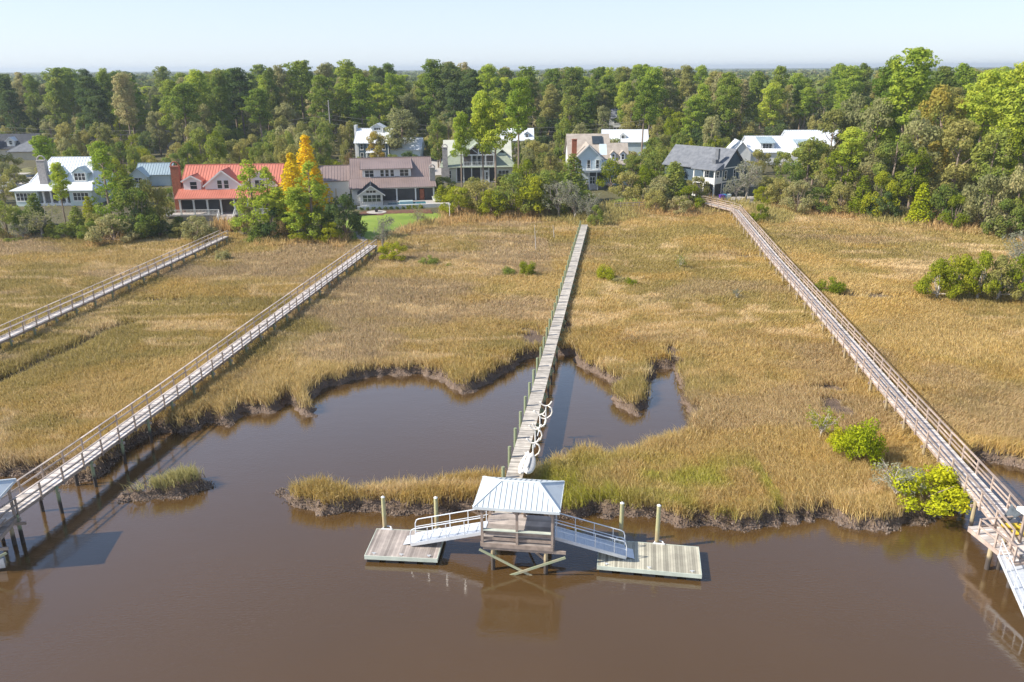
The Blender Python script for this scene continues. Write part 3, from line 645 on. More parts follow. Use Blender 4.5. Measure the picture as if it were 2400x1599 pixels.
# ------------------------------------------------------------------ right pier head
z = 1.75
pa = Vector(at(2337, 1288, z)); 
t = thing('pier_head', 'railed lower landing of red brown timber at the right edge', 'pier landing', (pa.x, pa.y, 0), R(8))
m = MB(); y = -1.35; rr = random.Random(8)
while y < 2.4: m.box(0, 4.5, y, y+.132, z-.04, z, rr.random()); y += .142
m.build('deck', M_pink, t)
for x, y in ((.15, -1.2), (.15, .6), (3.2, -1.2), (3.2, .6)):
    c = MB(); c.tube([(0, 0, -1.2), (0, 0, z-.05)], [.15, .14], 10); c.build('piling', M_pilet, t, loc=(x, y, 0))
m = MB(); m.box(-.05, 4.5, -1.43, -1.36, z-.28, z-.004); m.box(-.06, -.01, -1.35, 2.4, z-.28, z-.004); m.beam((.2, -1.25, z-.3), (1.6, -1.3, .1), .06, .18); m.build('deck_frame', M_rail, t)
m = MB()
for x, y in ((0, -1.3), (0, .2), (0, 1.6), (1.5, 1.6)): m.box(x-.05, x+.05, y-.05, y+.05, z-.2, z+1.0)
m.box(-.06, .08, -1.36, 1.66, z+1.0, z+1.04); m.box(-.02, .02, -1.3, 1.6, z+.45, z+.57); m.box(0, 2.6, 1.55, 1.69, z+1.0, z+1.04); m.box(.05, 2.6, 1.6, 1.64, z+.45, z+.57); m.build('railing', M_rail, t)
gangway('white gangway leaving the right pier landing towards the lower right corner', Vector(at(2368, 1302, 1.78)), Vector(at(2440, 1460, .6)), 1.2, group='aluminium gangways down to the docks')
# roof corner at the right edge
rt = Vector(at(2384, 1190, 4.4)); c = Matrix.Rotation(R(8), 2)@Vector((-2.5, 1.82))
pavilion('pavilion roof corner cut by the right edge of the photo', (rt.x-c[0], rt.y-c[1]), R(8), braces=False, zd=2.15)
# dark shade cloth hung between rail and post
A = Vector(at(2370, 1181, 3.3)); B = Vector(at(2338, 1222, 2.1)); C2 = Vector(at(2392, 1206, 3.2))
m = MB(); n = 8; vs = []; fs = []
for i in range(n+1):
    for j in range(n+1):
        s, q = i/n, j/n; p = A.lerp(B, s).lerp(C2.lerp(B, s), q); sag = sin(pi*s)*.45*(.5+.5*sin(pi*q)); fold = .05*sin(q*14+s*3)
        vs.append((p.x, p.y-fold, p.z-sag+fold))
for i in range(n):
    for j in range(n): a_ = i*(n+1)+j; fs.append((a_, a_+1, a_+n+2, a_+n+1))
m.add(vs, fs); M_cloth = pm('charcoal cloth', (.06, .075, .09), (.12, .14, .16), rough=.9, scale=3)
tag(m.build('hammock', M_cloth, None, smooth=True), 'charcoal cloth hammock hung beside the right boardwalk', 'hammock')
# yellow kayak on the deck of the right pier
M_yel = pm('yellow plastic', (.75, .55, .04), (.68, .46, .05), rough=.4)
p = Vector(at(2362, 1243, 2.2))
for k, (dx, dy, lab) in enumerate(((0, .25, 'yellow kayak lying on the right pier, nearer the hammock'), (.1, -.5, 'yellow kayak lying on the right pier, nearer the lower landing'))):
    n = 11; vs = []; fs = []; L = 2.6
    for i in range(n):
        s = i/(n-1); w_ = .33*(sin(pi*s)**.6)+.01; x = L*s
        for yy, zz in ((-w_, .16), (-w_*.6, .3), (w_*.6, .3), (w_, .16), (0, .02)): vs.append((x, yy, zz))
    for i in range(n-1):
        for q in range(5): fs.append((i*5+q, i*5+(q+1) % 5, (i+1)*5+(q+1) % 5, (i+1)*5+q))
    kt = thing('kayak', lab, 'kayak', (p.x+dx-.3, p.y+dy, 2.2), R(-8), 'yellow kayaks on the right pier')
    m = MB(); m.add(vs, fs); m.build('hull', M_yel, kt, smooth=True)
    m = MB(); m.tube([(L/2+.4*cos(a), .2*sin(a), .31) for a in np.linspace(0, 2*pi, 12)], .03, 5); m.build('cockpit_rim', M_black, kt)
# bow of a small boat at the left edge
bt = Vector(at(10, 1318, .5)); t = thing('skiff', 'white skiff bow poking in at the left edge', 'boat', (bt.x, bt.y, 0), R(176))
n = 9; vs = []; fs = []
for i in range(n):
    s = i/(n-1); w_ = .85*(1-(1-s)**2.4)+.02; x = 4.6*s; sh = .62+.16*(1-s)**2
    vs += [(x, -w_, sh), (x, -w_*.8, .12), (x, 0, -.12+.3*(1-s)**3), (x, w_*.8, .12), (x, w_, sh)]
for i in range(n-1):
    for k in range(4): fs.append((i*5+k, i*5+k+1, (i+1)*5+k+1, (i+1)*5+k))
fs.append(tuple((n-1)*5+k for k in range(5)))
m = MB(); m.add(vs, fs); m.build('hull', M_white, t, smooth=True)
m = MB(); m.slab([(vs[i*5][0], vs[i*5][1]*.92, .52) for i in range(n)]+[(vs[i*5+4][0], vs[i*5+4][1]*.92, .52) for i in range(n-1, -1, -1)], .03); m.build('deck', M_trim, t)
# ------------------------------------------------------------------ houses
M_glass = pm('window glass', (.025, .035, .045), (.05, .065, .075), rough=.08, spec=.8, scale=.4)
M_wwhite = pm('white siding', (.78, .79, .78), (.70, .71, .71), rough=.6, scale=.6)
M_wblue = pm('pale blue siding', (.58, .68, .66), (.52, .61, .60), rough=.65, scale=.6)
M_wice = pm('ice blue siding', (.62, .72, .76), (.55, .65, .70), rough=.65, scale=.6)
M_navy = pm('slate blue siding', (.085, .13, .175), (.065, .10, .14), rough=.65, scale=.8)
M_teal = pm('dark teal siding', (.07, .12, .15), (.055, .09, .12), rough=.65, scale=.8)
M_cream = pm('cream siding', (.62, .56, .44), (.54, .49, .39), rough=.65, scale=.7)
M_sage = pm('sage cream siding', (.60, .60, .50), (.52, .53, .44), rough=.65, scale=.7)
M_screenshade = pm('dark porch screen and shade', (.028, .03, .036), (.05, .05, .055), rough=.5, scale=.7)  # real screen on tan house; on open porches, shade painted as near-black sheets
M_porchshade = pm('shade dark porch back wall', (.20, .17, .15), (.10, .085, .08), rough=.8, scale=.5)  # shade of the porch recess put into the wall colour
M_rwhite = pm('white metal roof', (.80, .83, .86), (.72, .76, .80), rough=.4, metal=.1, scale=.3, attr=False)
M_rred = pm('red metal roof', (.72, .27, .19), (.62, .22, .15), rough=.42, metal=.1, scale=.3)
M_rredd = pm('red roof seam', (.42, .10, .06), rough=.5)
M_rbrown = pm('brown metal roof', (.37, .28, .25), (.31, .235, .21), rough=.42, metal=.15, scale=.3)
M_rgreen = pm('green shingles', (.33, .37, .28), (.26, .30, .22), rough=.9, scale=1.5)
M_rtan = pm('tan shingles', (.46, .40, .34), (.36, .31, .26), rough=.9, scale=1.2)
M_rgray = pm('grey shingles', (.20, .21, .23), (.14, .15, .17), rough=.9, scale=1.2)
M_rdark = pm('dark shingles', (.065, .07, .085), (.045, .05, .06), rough=.9, scale=1.2)
M_rblue = pm('blue grey metal roof', (.42, .52, .56), (.36, .45, .50), rough=.45, metal=.15, scale=.5)
M_brick = pm('red brick', (.38, .13, .07), (.26, .09, .05), rough=.9, scale=3)
M_gbrick = pm('grey brick', (.46, .42, .40), (.32, .30, .29), rough=.9, scale=3)
M_seam = pm('light seam', (.55, .58, .60), rough=.5)
def P_(parent, name, mat, fn, **k):
    m = MB(); fn(m); o = m.build(name, mat, parent, **k); return o
def gable(m, x0, x1, y0, y1, ze, zr, axis='x', o=.4, t=.14, seam=0, ym=None):
    if axis == 'x':
        ym = ym if ym is not None else (y0+y1)/2; s0 = (zr-ze)/(ym-y0); s1 = (zr-ze)/(y1-ym)
        f = [(x0-o, y0-o, ze-s0*o), (x1+o, y0-o, ze-s0*o), (x1+o, ym, zr), (x0-o, ym, zr)]
        b = [(x1+o, y1+o, ze-s1*o), (x0-o, y1+o, ze-s1*o), (x0-o, ym+.004, zr), (x1+o, ym+.004, zr)]
        m.slab(f, t); m.slab(b, t)
        if seam:
            x = x0-o+.02
            while x < x1+o:
                m.beam((x, y0-o, ze-s0*o+.03), (x, ym, zr+.03), .07, .07); m.beam((x, y1+o, ze-s1*o+.03), (x, ym, zr+.03), .07, .07); x += seam
            m.beam((x0-o, ym, zr+.04), (x1+o, ym, zr+.04), .25, .06)
    else:
        xm = ym if ym is not None else (x0+x1)/2; s0 = (zr-ze)/(xm-x0); s1 = (zr-ze)/(x1-xm)
        l = [(x0-o, y1+o, ze-s0*o), (x0-o, y0-o, ze-s0*o), (xm, y0-o, zr), (xm, y1+o, zr)]
        r_ = [(x1+o, y0-o, ze-s1*o), (x1+o, y1+o, ze-s1*o), (xm+.004, y1+o, zr), (xm+.004, y0-o, zr)]
        m.slab(l, t); m.slab(r_, t)
        if seam:
            y = y0-o+.02
            while y < y1+o:
                m.beam((x0-o, y, ze-s0*o+.03), (xm, y, zr+.03), .07, .07); m.beam((x1+o, y, ze-s1*o+.03), (xm, y, zr+.03), .07, .07); y += seam
            m.beam((xm, y0-o, zr+.04), (xm, y1+o, zr+.04), .25, .06)
def hip(m, x0, x1, y0, y1, ze, zr, a, b, ym=None, t=.14, seam=0):
    ym = ym or (y0+y1)/2; A, B, C_, D_ = (x0, y0, ze), (x1, y0, ze), (x1, y1, ze), (x0, y1, ze); E_, F_ = (a, ym, zr), (b, ym, zr)
    m.slab([A, B, F_, E_], t); m.slab([C_, D_, E_, F_], t); m.slab([D_, A, E_], t); m.slab([B, C_, F_], t)
    for P, Q in ((A, E_), (B, F_), (C_, F_), (D_, E_), (E_, F_)): m.beam((P[0], P[1], P[2]+.03), (Q[0], Q[1], Q[2]+.03), .2, .06)
    if seam:
        x = x0+.3
        while x < x1:
            fr_ = min(1, (x-x0)/max(.01, a-x0), (x1-x)/max(.01, x1-b)); m.beam((x, y0, ze+.03), (x, y0+(ym-y0)*fr_, ze+(zr-ze)*fr_+.03), .06, .06); x += seam
def shed(m, x0, x1, y0, z0, y1, z1, t=.12, seam=0):
    m.slab([(x0, y0, z0), (x1, y0, z0), (x1, y1, z1), (x0, y1, z1)], t)
    if seam:
        x = x0+.03
        while x < x1: m.beam((x, y0, z0+.03), (x, y1, z1+.03), .07, .07); x += seam
def body(m, x0, x1, y0, y1, z0, ze, zr=None, axis='x', ym=None):
    if zr is None: m.box(x0, x1, y0, y1, z0, ze-.01); return
    e = .16
    if axis == 'x':
        ym = ym if ym is not None else (y0+y1)/2
        a = [(x0, y0, z0), (x0, y1, z0), (x0, y1, ze-e), (x0, ym, zr-e), (x0, y0, ze-e)]; b = [(x1, p[1], p[2]) for p in a]
        m.add(a+b, [(0, 4, 3, 2, 1)[::-1], (5, 6, 7, 8, 9)]+[(i, (i+1) % 5, (i+1) % 5+5, i+5) for i in range(5)])
    else:
        xm = ym if ym is not None else (x0+x1)/2
        a = [(x0, y0, z0), (x1, y0, z0), (x1, y0, ze-e), (xm, y0, zr-e), (x0, y0, ze-e)]; b = [(p[0], y1, p[2]) for p in a]
        m.add(a+b, [(0, 1, 2, 3, 4), (9, 8, 7, 6, 5)]+[(i+5, (i+1) % 5+5, (i+1) % 5, i) for i in range(5)])
WC = {}
def win(h, x, y, z, w=.8, ht=1.5, n=1, face='f', frame=None, mull=True):
    """n sashes side by side, centre x at sill height z"""
    key = (round(w, 2), round(ht, 2), n, (frame or M_white).name, mull); rot = {'f': 0, 'l': -pi/2, 'r': pi/2, 'b': pi}[face]
    if key not in WC:
        a = MB(); W_ = w*n
        a.box(-W_/2-.11, -W_/2, -.07, .0, -.1, ht+.11); a.box(W_/2, W_/2+.11, -.07, .0, -.1, ht+.11); a.box(-W_/2, W_/2, -.07, 0, ht, ht+.11); a.box(-W_/2-.16, W_/2+.16, -.09, 0, -.2, -.1); a.box(-W_/2, W_/2, -.07, 0, -.1, 0)
        for k in range(1, n): a.box(-W_/2+k*w-.05, -W_/2+k*w+.05, -.065, -.02, 0, ht)
        if mull: a.box(-W_/2, W_/2, -.05, -.02, ht*.5-.03, ht*.5+.03)
        b = MB(); b.box(-W_/2+.002, W_/2-.002, -.018, -.004, .002, ht-.002)
        fo = a.build('window', frame or M_white); po = b.build('pane', M_glass); WC[key] = (fo.data, po.data); bpy.data.objects.remove(fo); bpy.data.objects.remove(po)
    fm, pm_ = WC[key]; o = bpy.data.objects.new('window', fm); COL.objects.link(o); o.parent = h; o.location = (x, y, z); o.rotation_euler = (0, 0, rot)
    q = bpy.data.objects.new('pane', pm_); COL.objects.link(q); q.parent = o
def col(h, x, y, z0, z1, w=.26, mat=None):
    P_(h, 'column', mat or M_white, lambda m: (m.box(-w/2, w/2, -w/2, w/2, z0, z1), m.box(-w/2-.05, w/2+.05, -w/2-.05, w/2+.05, z0, z0+.15), m.box(-w/2-.05, w/2+.05, -w/2-.05, w/2+.05, z1-.15, z1)), loc=(x, y, 0))
def rails(h, pts, z, ht=1.0, mat=None, sp=.28):
    m = MB()
    for a, b in zip(pts, pts[1:]):
        L_ = math.dist(a, b); n = max(1, int(L_/sp)); m.beam((a[0], a[1], z+ht), (b[0], b[1], z+ht), .1, .07); m.beam((a[0], a[1], z+.1), (b[0], b[1], z+.1), .06, .06)
        for k in range(n+1):
            t = k/n; x, y = a[0]+(b[0]-a[0])*t, a[1]+(b[1]-a[1])*t; m.box(x-.035, x+.035, y-.035, y+.035, z, z+ht)
    m.build('railing', mat or M_white, h)
def chimney(h, x0, x1, y0, y1, z0, z1, mat, arch=True, zb=None):
    m = MB(); m.box(x0, x1, y0, y1, z0, z1)
    if zb: m.box(x0-.35, x1+.35, y0-.1, y1, z0, zb)
    c = m.build('chimney', mat, h); m = MB(); w_ = (x1-x0)/2
    m.box(x0-.08, x1+.08, y0-.08, y1+.08, z1+.002, z1+.12)
    if arch: m.tube([(x0+w_+w_*cos(a), (y0+y1)/2, z1+.1+w_*1.1*sin(a)) for a in np.linspace(0, pi, 9)], .14, 6)
    m.build('chimney_cap', mat, c)
def stairs(h, x0, x1, y0, z0, n, dy=.3, dz=.18, mat=None, walls=True):
    m = MB()
    for k in range(n): m.box(x0, x1, y0-(k+1)*dy, y0-k*dy, z0-(k+1)*dz-.9*0-.16, z0-(k+1)*dz)
    m.build('stairs', mat or M_pink, h)
    if walls:
        m = MB(); L_ = n*dy; zz = z0-n*dz
        for x in (x0-.08, x1+.08):
            m.beam((x, y0, z0-.1), (x, y0-L_, zz-.1), .06, .3); m.beam((x, y0, z0+.9), (x, y0-L_, zz+.9), .08, .08)
            for k in range(0, n+1, 2): m.box(x-.05, x+.05, y0-k*dy-.05, y0-k*dy+.05, z0-k*dz-.1, z0-k*dz+.9)
        m.build('stair_railing', M_white, h)
def house(lab, p, rz=0.0, z=None, name='house', cat='house'):
    return thing(name, lab, cat, (p[0], p[1], hz(p[0], p[1])-.05 if z is None else z), rz)

# A: white metal roof, left
h = house('white metal roofed house with two dormers and a grey brick chimney at the left', at(37, 479, 2.8), R(1), z=2.5)
P_(h, 'wall', M_wblue, lambda m: (m.box(0, 4.6, .3, 9, -.4, 3.2), m.box(10.9, 15.4, .3, 9, -.4, 3.2), m.box(4.6, 10.9, 3.2, 9, -.4, 3.2), m.box(2.6, 14.2, 3, 12, 3.2, 4.2)))
P_(h, 'porch_floor', M_wwhite, lambda m: m.box(4.6, 10.9, .3, 3.2, -.1, .4)); 
P_(h, 'porch_roof', M_rwhite, lambda m: (m.slab([(-.6, -.4, 3.05), (16, -.4, 3.05), (14.6, 3.2, 4.3), (2.0, 3.2, 4.3)], .14), m.slab([(-.6, 9.4, 3.05), (-.6, -.4, 3.05), (2.0, 3.2, 4.3), (2.0, 9, 4.3)], .14), m.slab([(16, -.4, 3.05), (16, 9.4, 3.05), (14.6, 9, 4.3), (14.6, 3.2, 4.3)], .14)))
P_(h, 'roof', M_rwhite, lambda m: hip(m, 1.9, 14.9, 3.0, 13.0, 4.25, 8.8, 4.7, 12.7, seam=.6))
for x in (5.6, 7.1, 8.6, 10.1): col(h, x, .6, .4, 3.0, .34)
P_(h, 'porch_back_shade', M_porchshade, lambda m: m.box(4.7, 10.8, 3.1, 3.18, .4, 3.0))
win(h, 2.1, .3, .95, .72, 1.5, 5); win(h, 13.2, .3, .95, .75, 1.5, 4)
for x in (7.6, 12.2):
    P_(h, 'dormer', M_wblue, lambda m, x=x: body(m, x-1.45, x+1.45, 3.1, 6.5, 4.0, 6.2, 7.2, 'y')); P_(h, 'dormer_roof', M_rblue, lambda m, x=x: gable(m, x-1.5, x+1.5, 3.1, 6.6, 6.2, 7.25, 'y', .25)); win(h, x, 3.1, 4.6, .72, 1.4, 3)
chimney(h, 4.4, 6.0, 2.2, 3.5, 0, 8.6, M_gbrick)
# B: small blue grey roof
h = house('small blue grey roofed garage with pale gable ends between the white and red roofed houses', at(306, 440, 2.6), R(6), name='garage', cat='garage')
P_(h, 'wall', M_wice, lambda m: (body(m, 1.2, 8.5, 2, 8, -.4, 2.9, 5.0, 'x'), body(m, 0, 4, 0, 5, -.4, 2.7, 4.4, 'y')))
P_(h, 'roof', M_rblue, lambda m: (gable(m, 1.2, 8.5, 2, 8, 2.95, 5.05, 'x', .4, seam=.6), gable(m, 0, 4, 0, 4.6, 2.72, 4.45, 'y', .35)))
win(h, 2, 0, 1, .8, 1.2, 2)
# C: red metal roof
h = house('red metal roofed house with white dormers, front porch and tall red brick chimney', at(425, 504, 3.3), R(4), z=3.3)
P_(h, 'wall', M_wwhite, lambda m: (body(m, .2, 17, 2.6, 13.4, -1.9, 4.3, 8.1, 'x', ym=7.9),))
P_(h, 'roof', M_rred, lambda m: gable(m, -.1, 17.2, 2.6, 13.4, 4.3, 8.1, 'x', .5, ym=7.9, seam=.52))
P_(h, 'porch_roof', M_rred, lambda m: shed(m, -.7, 17.4, -.5, 3.0, 2.7, 4.25, seam=.42))
P_(h, 'porch_beam', M_white, lambda m: (m.box(-.2, 17.1, -.12, .12, 2.72, 2.98), m.box(-.2, 17.1, -.15, .15, -.25, -.01)))
P_(h, 'porch_floor', M_pink, lambda m: (m.box(-.3, 17.2, -.4, 2.55, -.2, -.002), m.box(-2.6, -.31, -.4, 4, -.2, -.003)))
P_(h, 'foundation', M_gbrick, lambda m: m.box(-.2, 17.1, -.1, 2.5, -1.9, -.26))
P_(h, 'porch_back_shade', M_porchshade, lambda m: m.box(.1, 17, 2.45, 2.58, 0, 2.7))
for k in range(8): col(h, .05+k*2.42, 0, 0, 2.72, .26)
for a, b in ((.2, 2.3), (2.6, 4.7), (5.1, 6.9)): P_(h, 'porch_screen_or_shade', M_screenshade, lambda m, a=a, b=b: m.box(a, b, .18, .2, .9, 2.65))  # shade in the open bays painted as dark sheets
rails(h, [(-2.5, -.4), (6.9, -.4)], 0, .95, sp=.24); rails(h, [(9.7, -.4), (17.1, -.4)], 0, .95, sp=.24)
stairs(h, 7.0, 9.6, -.4, 0, 8)
for x, w_, ze_, zr_, yb in ((1.85, 1.55, 5.9, 6.75, 6.3), (7.4, 3.3, 5.0, 7.6, 7.5), (14.0, 3.0, 5.0, 7.4, 7.3)):
    P_(h, 'dormer', M_wwhite, lambda m: body(m, x-w_, x+w_, 2.45, yb-.3, 3.9, ze_, zr_, 'y')); P_(h, 'dormer_roof', M_rred, lambda m: gable(m, x-w_, x+w_, 2.45, yb, ze_+.02, zr_+.02, 'y', .3, seam=.55))
    P_(h, 'fascia', M_white, lambda m: (m.beam((x-w_-.3, 2.12, ze_-.3*(zr_-ze_)/w_-.06), (x, 2.12, zr_-.06), .05, .26), m.beam((x+w_+.3, 2.12, ze_-.3*(zr_-ze_)/w_-.06), (x, 2.12, zr_-.06), .05, .26)))
win(h, 2.1, 2.45, 4.3, 1.2, 1.3, 1); win(h, 6.8, 2.45, 4.35, .8, 1.45, 1); win(h, 8.0, 2.45, 4.35, .8, 1.45, 1); win(h, 14, 2.45, 4.35, .8, 1.4, 2)
chimney(h, -1.75, -.3, 2.6, 3.8, -1.9, 8.3, M_brick); P_(h, 'wing', M_wwhite, lambda m: body(m, -2.6, .1, 5, 10, -1.8, 3.2, 4.6, 'x'))
# D: brown metal roof and pool
h = house('brown metal roofed white house with a long shed dormer and screened porch above the pool', at(826, 474, 2.9), R(10), z=2.9)
P_(h, 'wall', M_wwhite, lambda m: (body(m, 0, 16.6, 3.6, 15.5, -1, 4.2, 7.6, 'x', ym=9.4), m.box(0, 5.4, 0, 3.6, -1, 2.85), m.box(16.3, 16.6, 0, 3.6, -1, 2.8)))
P_(h, 'roof', M_rbrown, lambda m: (gable(m, -.1, 16.7, 3.7, 15.1, 4.28, 7.7, 'x', .12, ym=9.4, seam=.46), shed(m, -.5, 17.0, -.6, 2.75, 3.6, 4.22, seam=.46)))
P_(h, 'porch_beam', M_white, lambda m: m.box(5.4, 16.6, -.1, .2, 2.45, 2.78)); P_(h, 'porch_back_shade', M_porchshade, lambda m: m.box(5.4, 16.3, 3.45, 3.58, 0, 2.8))
P_(h, 'porch_screen_or_shade', M_screenshade, lambda m: (m.box(5.5, 8.8, .1, .12, 0, 2.44), m.box(9.1, 12.6, .1, .12, 0, 2.44), m.box(12.9, 13.5, .1, .12, 0, 2.44), m.box(14.6, 16.3, .1, .12, 0, 2.44)))  # dark sheets stand for the shade inside this open porch
P_(h, 'door', M_brick, lambda m: (m.box(13.6, 14.5, .08, .14, 0, 2.2),)); 
for x in (5.55, 8.95, 12.75, 16.45): col(h, x, .0, 0, 2.45, .26)
P_(h, 'dormer', M_wwhite, lambda m: m.box(2.3, 12.2, 3.9, 8.6, 4.0, 6.1)); P_(h, 'dormer_roof', M_rbrown, lambda m: shed(m, 1.9, 12.6, 3.5, 6.05, 9.2, 7.5, seam=.46))
win(h, 3.7, 3.9, 4.45, .85, 1.3, 2); win(h, 10.8, 3.9, 4.45, .85, 1.3, 2)
for x in (6.3, 7.3, 8.35): win(h, x, 3.9, 4.45, .66, 1.3, 1)
chimney(h, 15.9, 17.0, 1.6, 2.6, 2.6, 6.1, M_gbrick)
P_(h, 'pavilion_wall', M_wwhite, lambda m: body(m, 1.6, 6.0, -5.2, 0, -1.2, 2.3, 3.9, 'y')); P_(h, 'pavilion_roof', M_rdark, lambda m: gable(m, 1.6, 6.0, -5.2, .3, 2.32, 3.95, 'y', .45, seam=.5))
P_(h, 'fascia', M_white, lambda m: (m.beam((1.1, -5.68, 1.95), (3.8, -5.68, 3.85), .05, .22), m.beam((6.5, -5.68, 1.95), (3.8, -5.68, 3.85), .05, .22)))
win(h, 3.9, -5.2, .75, .85, 1.3, 4); win(h, 3.8, -5.2, 2.5, .6, .42, 3, mull=False)
P_(h, 'wing', M_wwhite, lambda m: body(m, -6.8, -.4, 5, 15, -1, 3.8, 6.2, 'x')); P_(h, 'wing_roof', M_rbrown, lambda m: gable(m, -6.8, -.4, 5, 15, 3.85, 6.25, 'x', .3, seam=.6)); P_(h, 'side_porch', M_cream, lambda m: (m.box(-3.2, -.02, -1.5, 4.9, -1, .3), m.box(-3.2, -2.9, -1.5, -1.2, .3, 3)))
hx = h.matrix_world.copy(); hm = Matrix.Translation(h.location) @ Matrix.Rotation(R(10), 4, 'Z')
def L2W(x, y, z=0): q = hm @ Vector((x, y, z)); return q
o = L2W(0, 0); t = thing('swimming_pool', 'blue swimming pool with raised spa on a white deck behind the low white wall', 'pool', o, R(10))
P_(t, 'deck', M_conc, lambda m: (m.box(6.1, 19, -1.6, .0, -.9, -.02), m.box(6.1, 7.0, -5.2, -1.6, -.9, -.02), m.box(14.6, 19, -5.2, -1.6, -.9, -.02), m.box(7.0, 14.6, -5.2, -4.6, -.9, -.02)))
P_(t, 'retaining_wall', M_wwhite, lambda m: (m.box(1.0, 19.2, -5.5, -5.22, -1.3, .0), m.box(19.02, 19.2, -5.2, 0, -1.3, .0)))
P_(t, 'water', pm('pool water', (.02, .16, .22), (.03, .22, .28), rough=.05, scale=.8), lambda m: m.box(7.0, 14.6, -4.6, -1.6, -.9, -.16))
P_(t, 'spa', M_wblue, lambda m: (m.box(9.3, 12, -3.2, -1.6, -.15, .22), m.box(9.3, 12, -3.2, -2.95, .2, .3), m.box(9.3, 12, -1.85, -1.6, .2, .3))); P_(t, 'pool_fence', M_gbrick, lambda m: [m.box(x-.02, x+.02, -5.4, -5.36, 0, .9) for x in np.arange(1.2, 9.0, .35)]+[m.box(1.2, 9, -5.4, -5.36, .88, .92)])
P_(t, 'railing', M_white, lambda m: (m.beam((17.5, 0, .95), (19.1, -2.5, .95), .07, .07), m.beam((19.1, -2.5, .95), (19.1, -5.2, .95), .07, .07), m.box(19.05, 19.15, -2.55, -2.45, 0, .95), m.box(19.05, 19.15, -5.2, -5.1, 0, .95), m.box(17.45, 17.55, -.05, .05, 0, .95)))
for k in range(3):
    q = L2W(16.4+k*.85, -2.6, 0); lt = thing('lounge_chair', ['left', 'middle', 'right'][k]+' one of three white lounge chairs on the pool deck', 'lounge chair', q, R(10+15), 'white lounge chairs on the pool deck')
    P_(lt, 'seat', M_white, lambda m: m.box(-.3, .3, -.9, .3, .28, .34)); P_(lt, 'backrest', M_white, lambda m: m.beam((0, .3, .32), (0, .85, .95), .6, .06)); P_(lt, 'frame', M_white, lambda m: (m.box(-.28, -.22, -.8, -.74, 0, .28), m.box(.22, .28, -.8, -.74, 0, .28), m.box(-.28, -.22, .2, .26, 0, .28), m.box(.22, .28, .2, .26, 0, .28)))
for k in range(11):
    q = L2W(1.8+k*1.15, -6.1, 0); r_ = random.Random(k); H_, mc, mt = None, None, None
SHR = [L2W(1.8+k*1.15, -6.0, 0) for k in range(11)]
q = L2W(4.6, -9.2, 0); t = thing('fire_pit', 'dark round fire pit on a pale stone circle at the edge of the lawn', 'fire pit', (q.x, q.y, hz(q.x, q.y)+.03), 0)
P_(t, 'stone_circle', M_conc, lambda m: m.tube([(0, 0, 0), (0, 0, .06)], 1.9, 20)); P_(t, 'bowl', M_black, lambda m: m.tube([(0, 0, .06), (0, 0, .35), (0, 0, .6)], [.25, .3, .55], 12))
# E: blue two storey
h = house('dark teal two storey house with white metal roof and cupola far behind the brown roof', at(841, 377, 3), R(-4), z=2.8)
P_(h, 'wall', M_teal, lambda m: body(m, 0, 9, 0, 9, -.5, 5.6, 9.0, 'x')); P_(h, 'roof', M_rwhite, lambda m: gable(m, -.6, 9.4, 0, 9, 5.65, 9.05, 'x', .5, seam=.7))
P_(h, 'parapet', M_wwhite, lambda m: (m.box(-1.7, -1.1, 3.4, 5.6, 3, 10), m.box(-.9, -.1, .0, 8.9, -.5, 5.4)))
P_(h, 'corner_board', M_white, lambda m: (m.box(-.02, .2, -.04, -.003, -.5, 5.4), m.box(8.8, 9.02, -.04, -.003, -.5, 5.4)))
P_(h, 'cupola', M_wwhite, lambda m: body(m, 3.6, 7.0, 2.9, 6.1, 7.5, 9.6, 10.5, 'y')); P_(h, 'cupola_roof', M_rwhite, lambda m: gable(m, 3.6, 7.0, 2.9, 6.1, 9.62, 10.55, 'y', .35))
for x in (1.1, 3.2, 5.6, 7.6): win(h, x, 0, 3.4, .75, 1.6, 1); win(h, x, 0, .6, .8, 1.8, 1)
win(h, 5.3, 2.9, 8.7, .6, .6, 3, mull=False); P_(h, 'porch_roof', M_rwhite, lambda m: shed(m, 2.6, 6.4, -2, 2.7, 0, 3.1)); col(h, 2.8, -1.8, -.3, 2.6); col(h, 6.2, -1.8, -.3, 2.6)
P_(h, 'wing', M_wice, lambda m: body(m, 9.02, 18, 1, 8, -.5, 3.6, 6.4, 'x')); P_(h, 'wing_roof', M_rwhite, lambda m: gable(m, 9.3, 18, 1, 8, 3.65, 6.45, 'x', .4, seam=.7))
# F: green roof
h = house('green shingled house with a porch under a tall front gable and grey brick chimney', at(1038, 426, 2.8), R(2), z=2.7)
P_(h, 'wall', M_sage, lambda m: (body(m, 0, 16.6, 1.8, 13, -.8, 4.1, 9.3, 'x', ym=7.6), m.box(0, 3.2, 0, 1.8, -.8, 3.4), m.box(12.6, 16.6, 0, 1.8, -.8, 3.5)))
P_(h, 'roof', M_rgreen, lambda m: (hip(m, -.4, 17.0, 1.2, 13.4, 4.1, 9.4, 5.6, 11.5, ym=7.6), shed(m, -.5, 17.1, -.5, 3.5, 1.9, 4.3)))
P_(h, 'gable_wall', M_porchshade, lambda m: body(m, 5.0, 12.2, .9, 7, 3.7, 6.4, 9.1, 'y')); P_(h, 'gable_roof', M_rgreen, lambda m: gable(m, 4.9, 12.3, -.1, 7.2, 6.42, 9.2, 'y', .3))  # wall behind the balcony is coloured dark for the shade there
